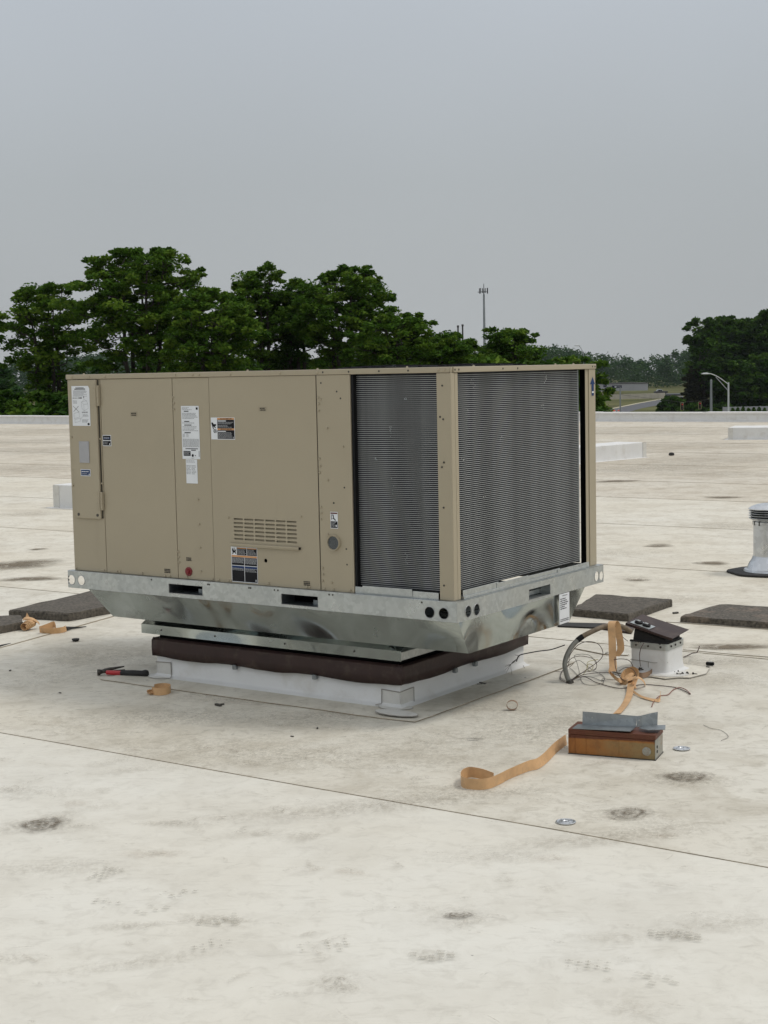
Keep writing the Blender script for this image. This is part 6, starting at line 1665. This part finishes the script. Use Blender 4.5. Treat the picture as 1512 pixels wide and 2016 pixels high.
# grass berm in front of the building
b = MB()
prof = [(560, GZ + .05), (575, tz(1240, 767, 575)), (592, tz(1240, 764.5, 592)), (598, GZ + .05)]
xa, xb = 40, 190
for k in range(3): b.quad([(xa, prof[k][0], prof[k][1]), (xb, prof[k][0], prof[k][1]), (xb, prof[k + 1][0], prof[k + 1][1]), (xa, prof[k + 1][0], prof[k + 1][1])])
tag(b.build('grass_berm', 'grass'), 'grassy bank below the long grey building', kind='structure')
d = 480
t = thing('concrete_barrier', Matrix.Translation((wx(1250, d), d, GZ)), 'long pale concrete barrier wall along the highway', 'barrier')
xa, xb = wx(1150, d), wx(1313, d)
zt_ = tz(1250, 770.5, d)
nseg = 12
for k in range(nseg):
    a = xa + (xb - xa) * k / nseg; c = xa + (xb - xa) * (k + 1) / nseg
    zk = zt_ + .35 * (k / nseg - .6)
    b = MB(); b.box(a + .03, c - .03, d, d + .5, GZ, zk); b.build('barrier_panel', 'concrete', t)
b = MB(); b.box(wx(1313, d) , wx(1345, d), d + .1, d + .3, zt_ - 1.3, zt_ - .9); b.build('guard_rail', 'concrete', t)
d = 520; xc = wx(1304, d); zc = tz(1304, 770, d) - .1
CM = Matrix.Translation((xc, d, zc))
t = thing('pickup_truck', CM, 'dark pickup passing behind the concrete barrier', 'pickup truck')
b = MB(CM)
b.hexa([(-2.3, -.9, .35), (2.3, -.9, .35), (2.3, .9, .35), (-2.3, .9, .35), (-2.25, -.85, .95), (2.25, -.85, .95), (2.25, .85, .95), (-2.25, .85, .95)]); b.build('body', 'poledark', t, bevel=.08, seg=2)
b = MB(CM); b.hexa([(-1.6, -.8, .95), (.6, -.8, .95), (.6, .8, .95), (-1.6, .8, .95), (-1.1, -.65, 1.6), (.3, -.65, 1.6), (.3, .65, 1.6), (-1.1, .65, 1.6)]); cb = b.build('cab', 'pole', t, bevel=.08, seg=2)
b = MB(CM); b.box(-.95, -.35, -.83, -.72, 1.02, 1.42); b.box(-.25, .30, -.83, -.72, 1.02, 1.42); b.build('side_window', 'black', cb)
for x in (-1.4, 1.4):
    b = MB(CM); b.lathe([(.38, 0), (.38, .22), (.2, .24)], (x, -.70, .36), 14, axis=AX); b.build('wheel', 'rubber', t)
b = MB(); b.box(xc - 60, xc + 40, d - 6, d + 8, zc - .4, zc - .02); tag(b.build('highway', 'asphalt'), 'raised highway deck behind the barrier', kind='structure')
b = MB(); b.box(xc - 60, xc + 40, d - 5, d + 7.5, GZ, zc - .401); tag(b.build('embankment', 'grass'), 'grassy embankment carrying the highway', kind='structure')
# white fence with clipped shrubs at the right
d = 192
xa, xb = wx(1427, d), wx(1560, d)
t = thing('white_fence', Matrix.Translation(((xa + xb) / 2, d, GZ)), 'low white fence below the right-hand grove', 'fence')
z1, z0 = tz(1470, 795.5, d), tz(1470, 804, d) 
n_ = 11
for k in range(n_):
    a = xa + (xb - xa) * k / n_; c = xa + (xb - xa) * (k + 1) / n_
    b = MB(); b.box(a + .02, c - .02, d, d + .12, z0 - .3, z1); b.build('fence_panel', 'bwall', t)
    b = MB(); b.box(a - .06, a + .06, d - .03, d + .15, GZ, z1 + .03); b.build('fence_post', 'bwall', t)
sh_lab = ['leftmost', 'second', 'third', 'fourth', 'fifth', 'sixth', 'seventh']
for k in range(7):
    px = 1445 + k * 10.5; dd = 186; xx = wx(px, dd); zb_ = tz(px, 812, dd); zt_ = tz(px, 797 - (k % 3) * 1.0, dd)
    cs = [(xx, dd, zb_ + (zt_ - zb_) * h) for h in (.15, .4, .62, .82)]; rd = [.48, .38, .27, .15]
    V, ti = leaves(cs, rd, 1.0, 120, .09, np.random.RandomState(k), 1.0)
    o = leaf_mesh('conifer_shrub', V, ti, 'leafdark', None, (xx, dd, zb_)); tag(o, '%s small pointed shrub from the left in front of the white fence' % sh_lab[k], 'shrub', 'pointed shrubs along the white fence')

# ================================================================ HAZE
hb_ = MB(); hb_.box(-1500, 1500, -400, 1500, GZ - 1.0, 60)
m = bpy.data.materials.new('haze_air'); m.use_nodes = True
nn = m.node_tree.nodes; ll = m.node_tree.links; nn.clear()
oo = nn.new('ShaderNodeOutputMaterial'); pv = nn.new('ShaderNodeVolumePrincipled')
pv.inputs['Color'].default_value = (0.86, 0.92, 1.0, 1); pv.inputs['Density'].default_value = 0.00007; pv.inputs['Anisotropy'].default_value = 0.2
ll.new(pv.outputs[0], oo.inputs['Volume'])
hz = hb_.build('haze', m); hz['kind'] = 'stuff'
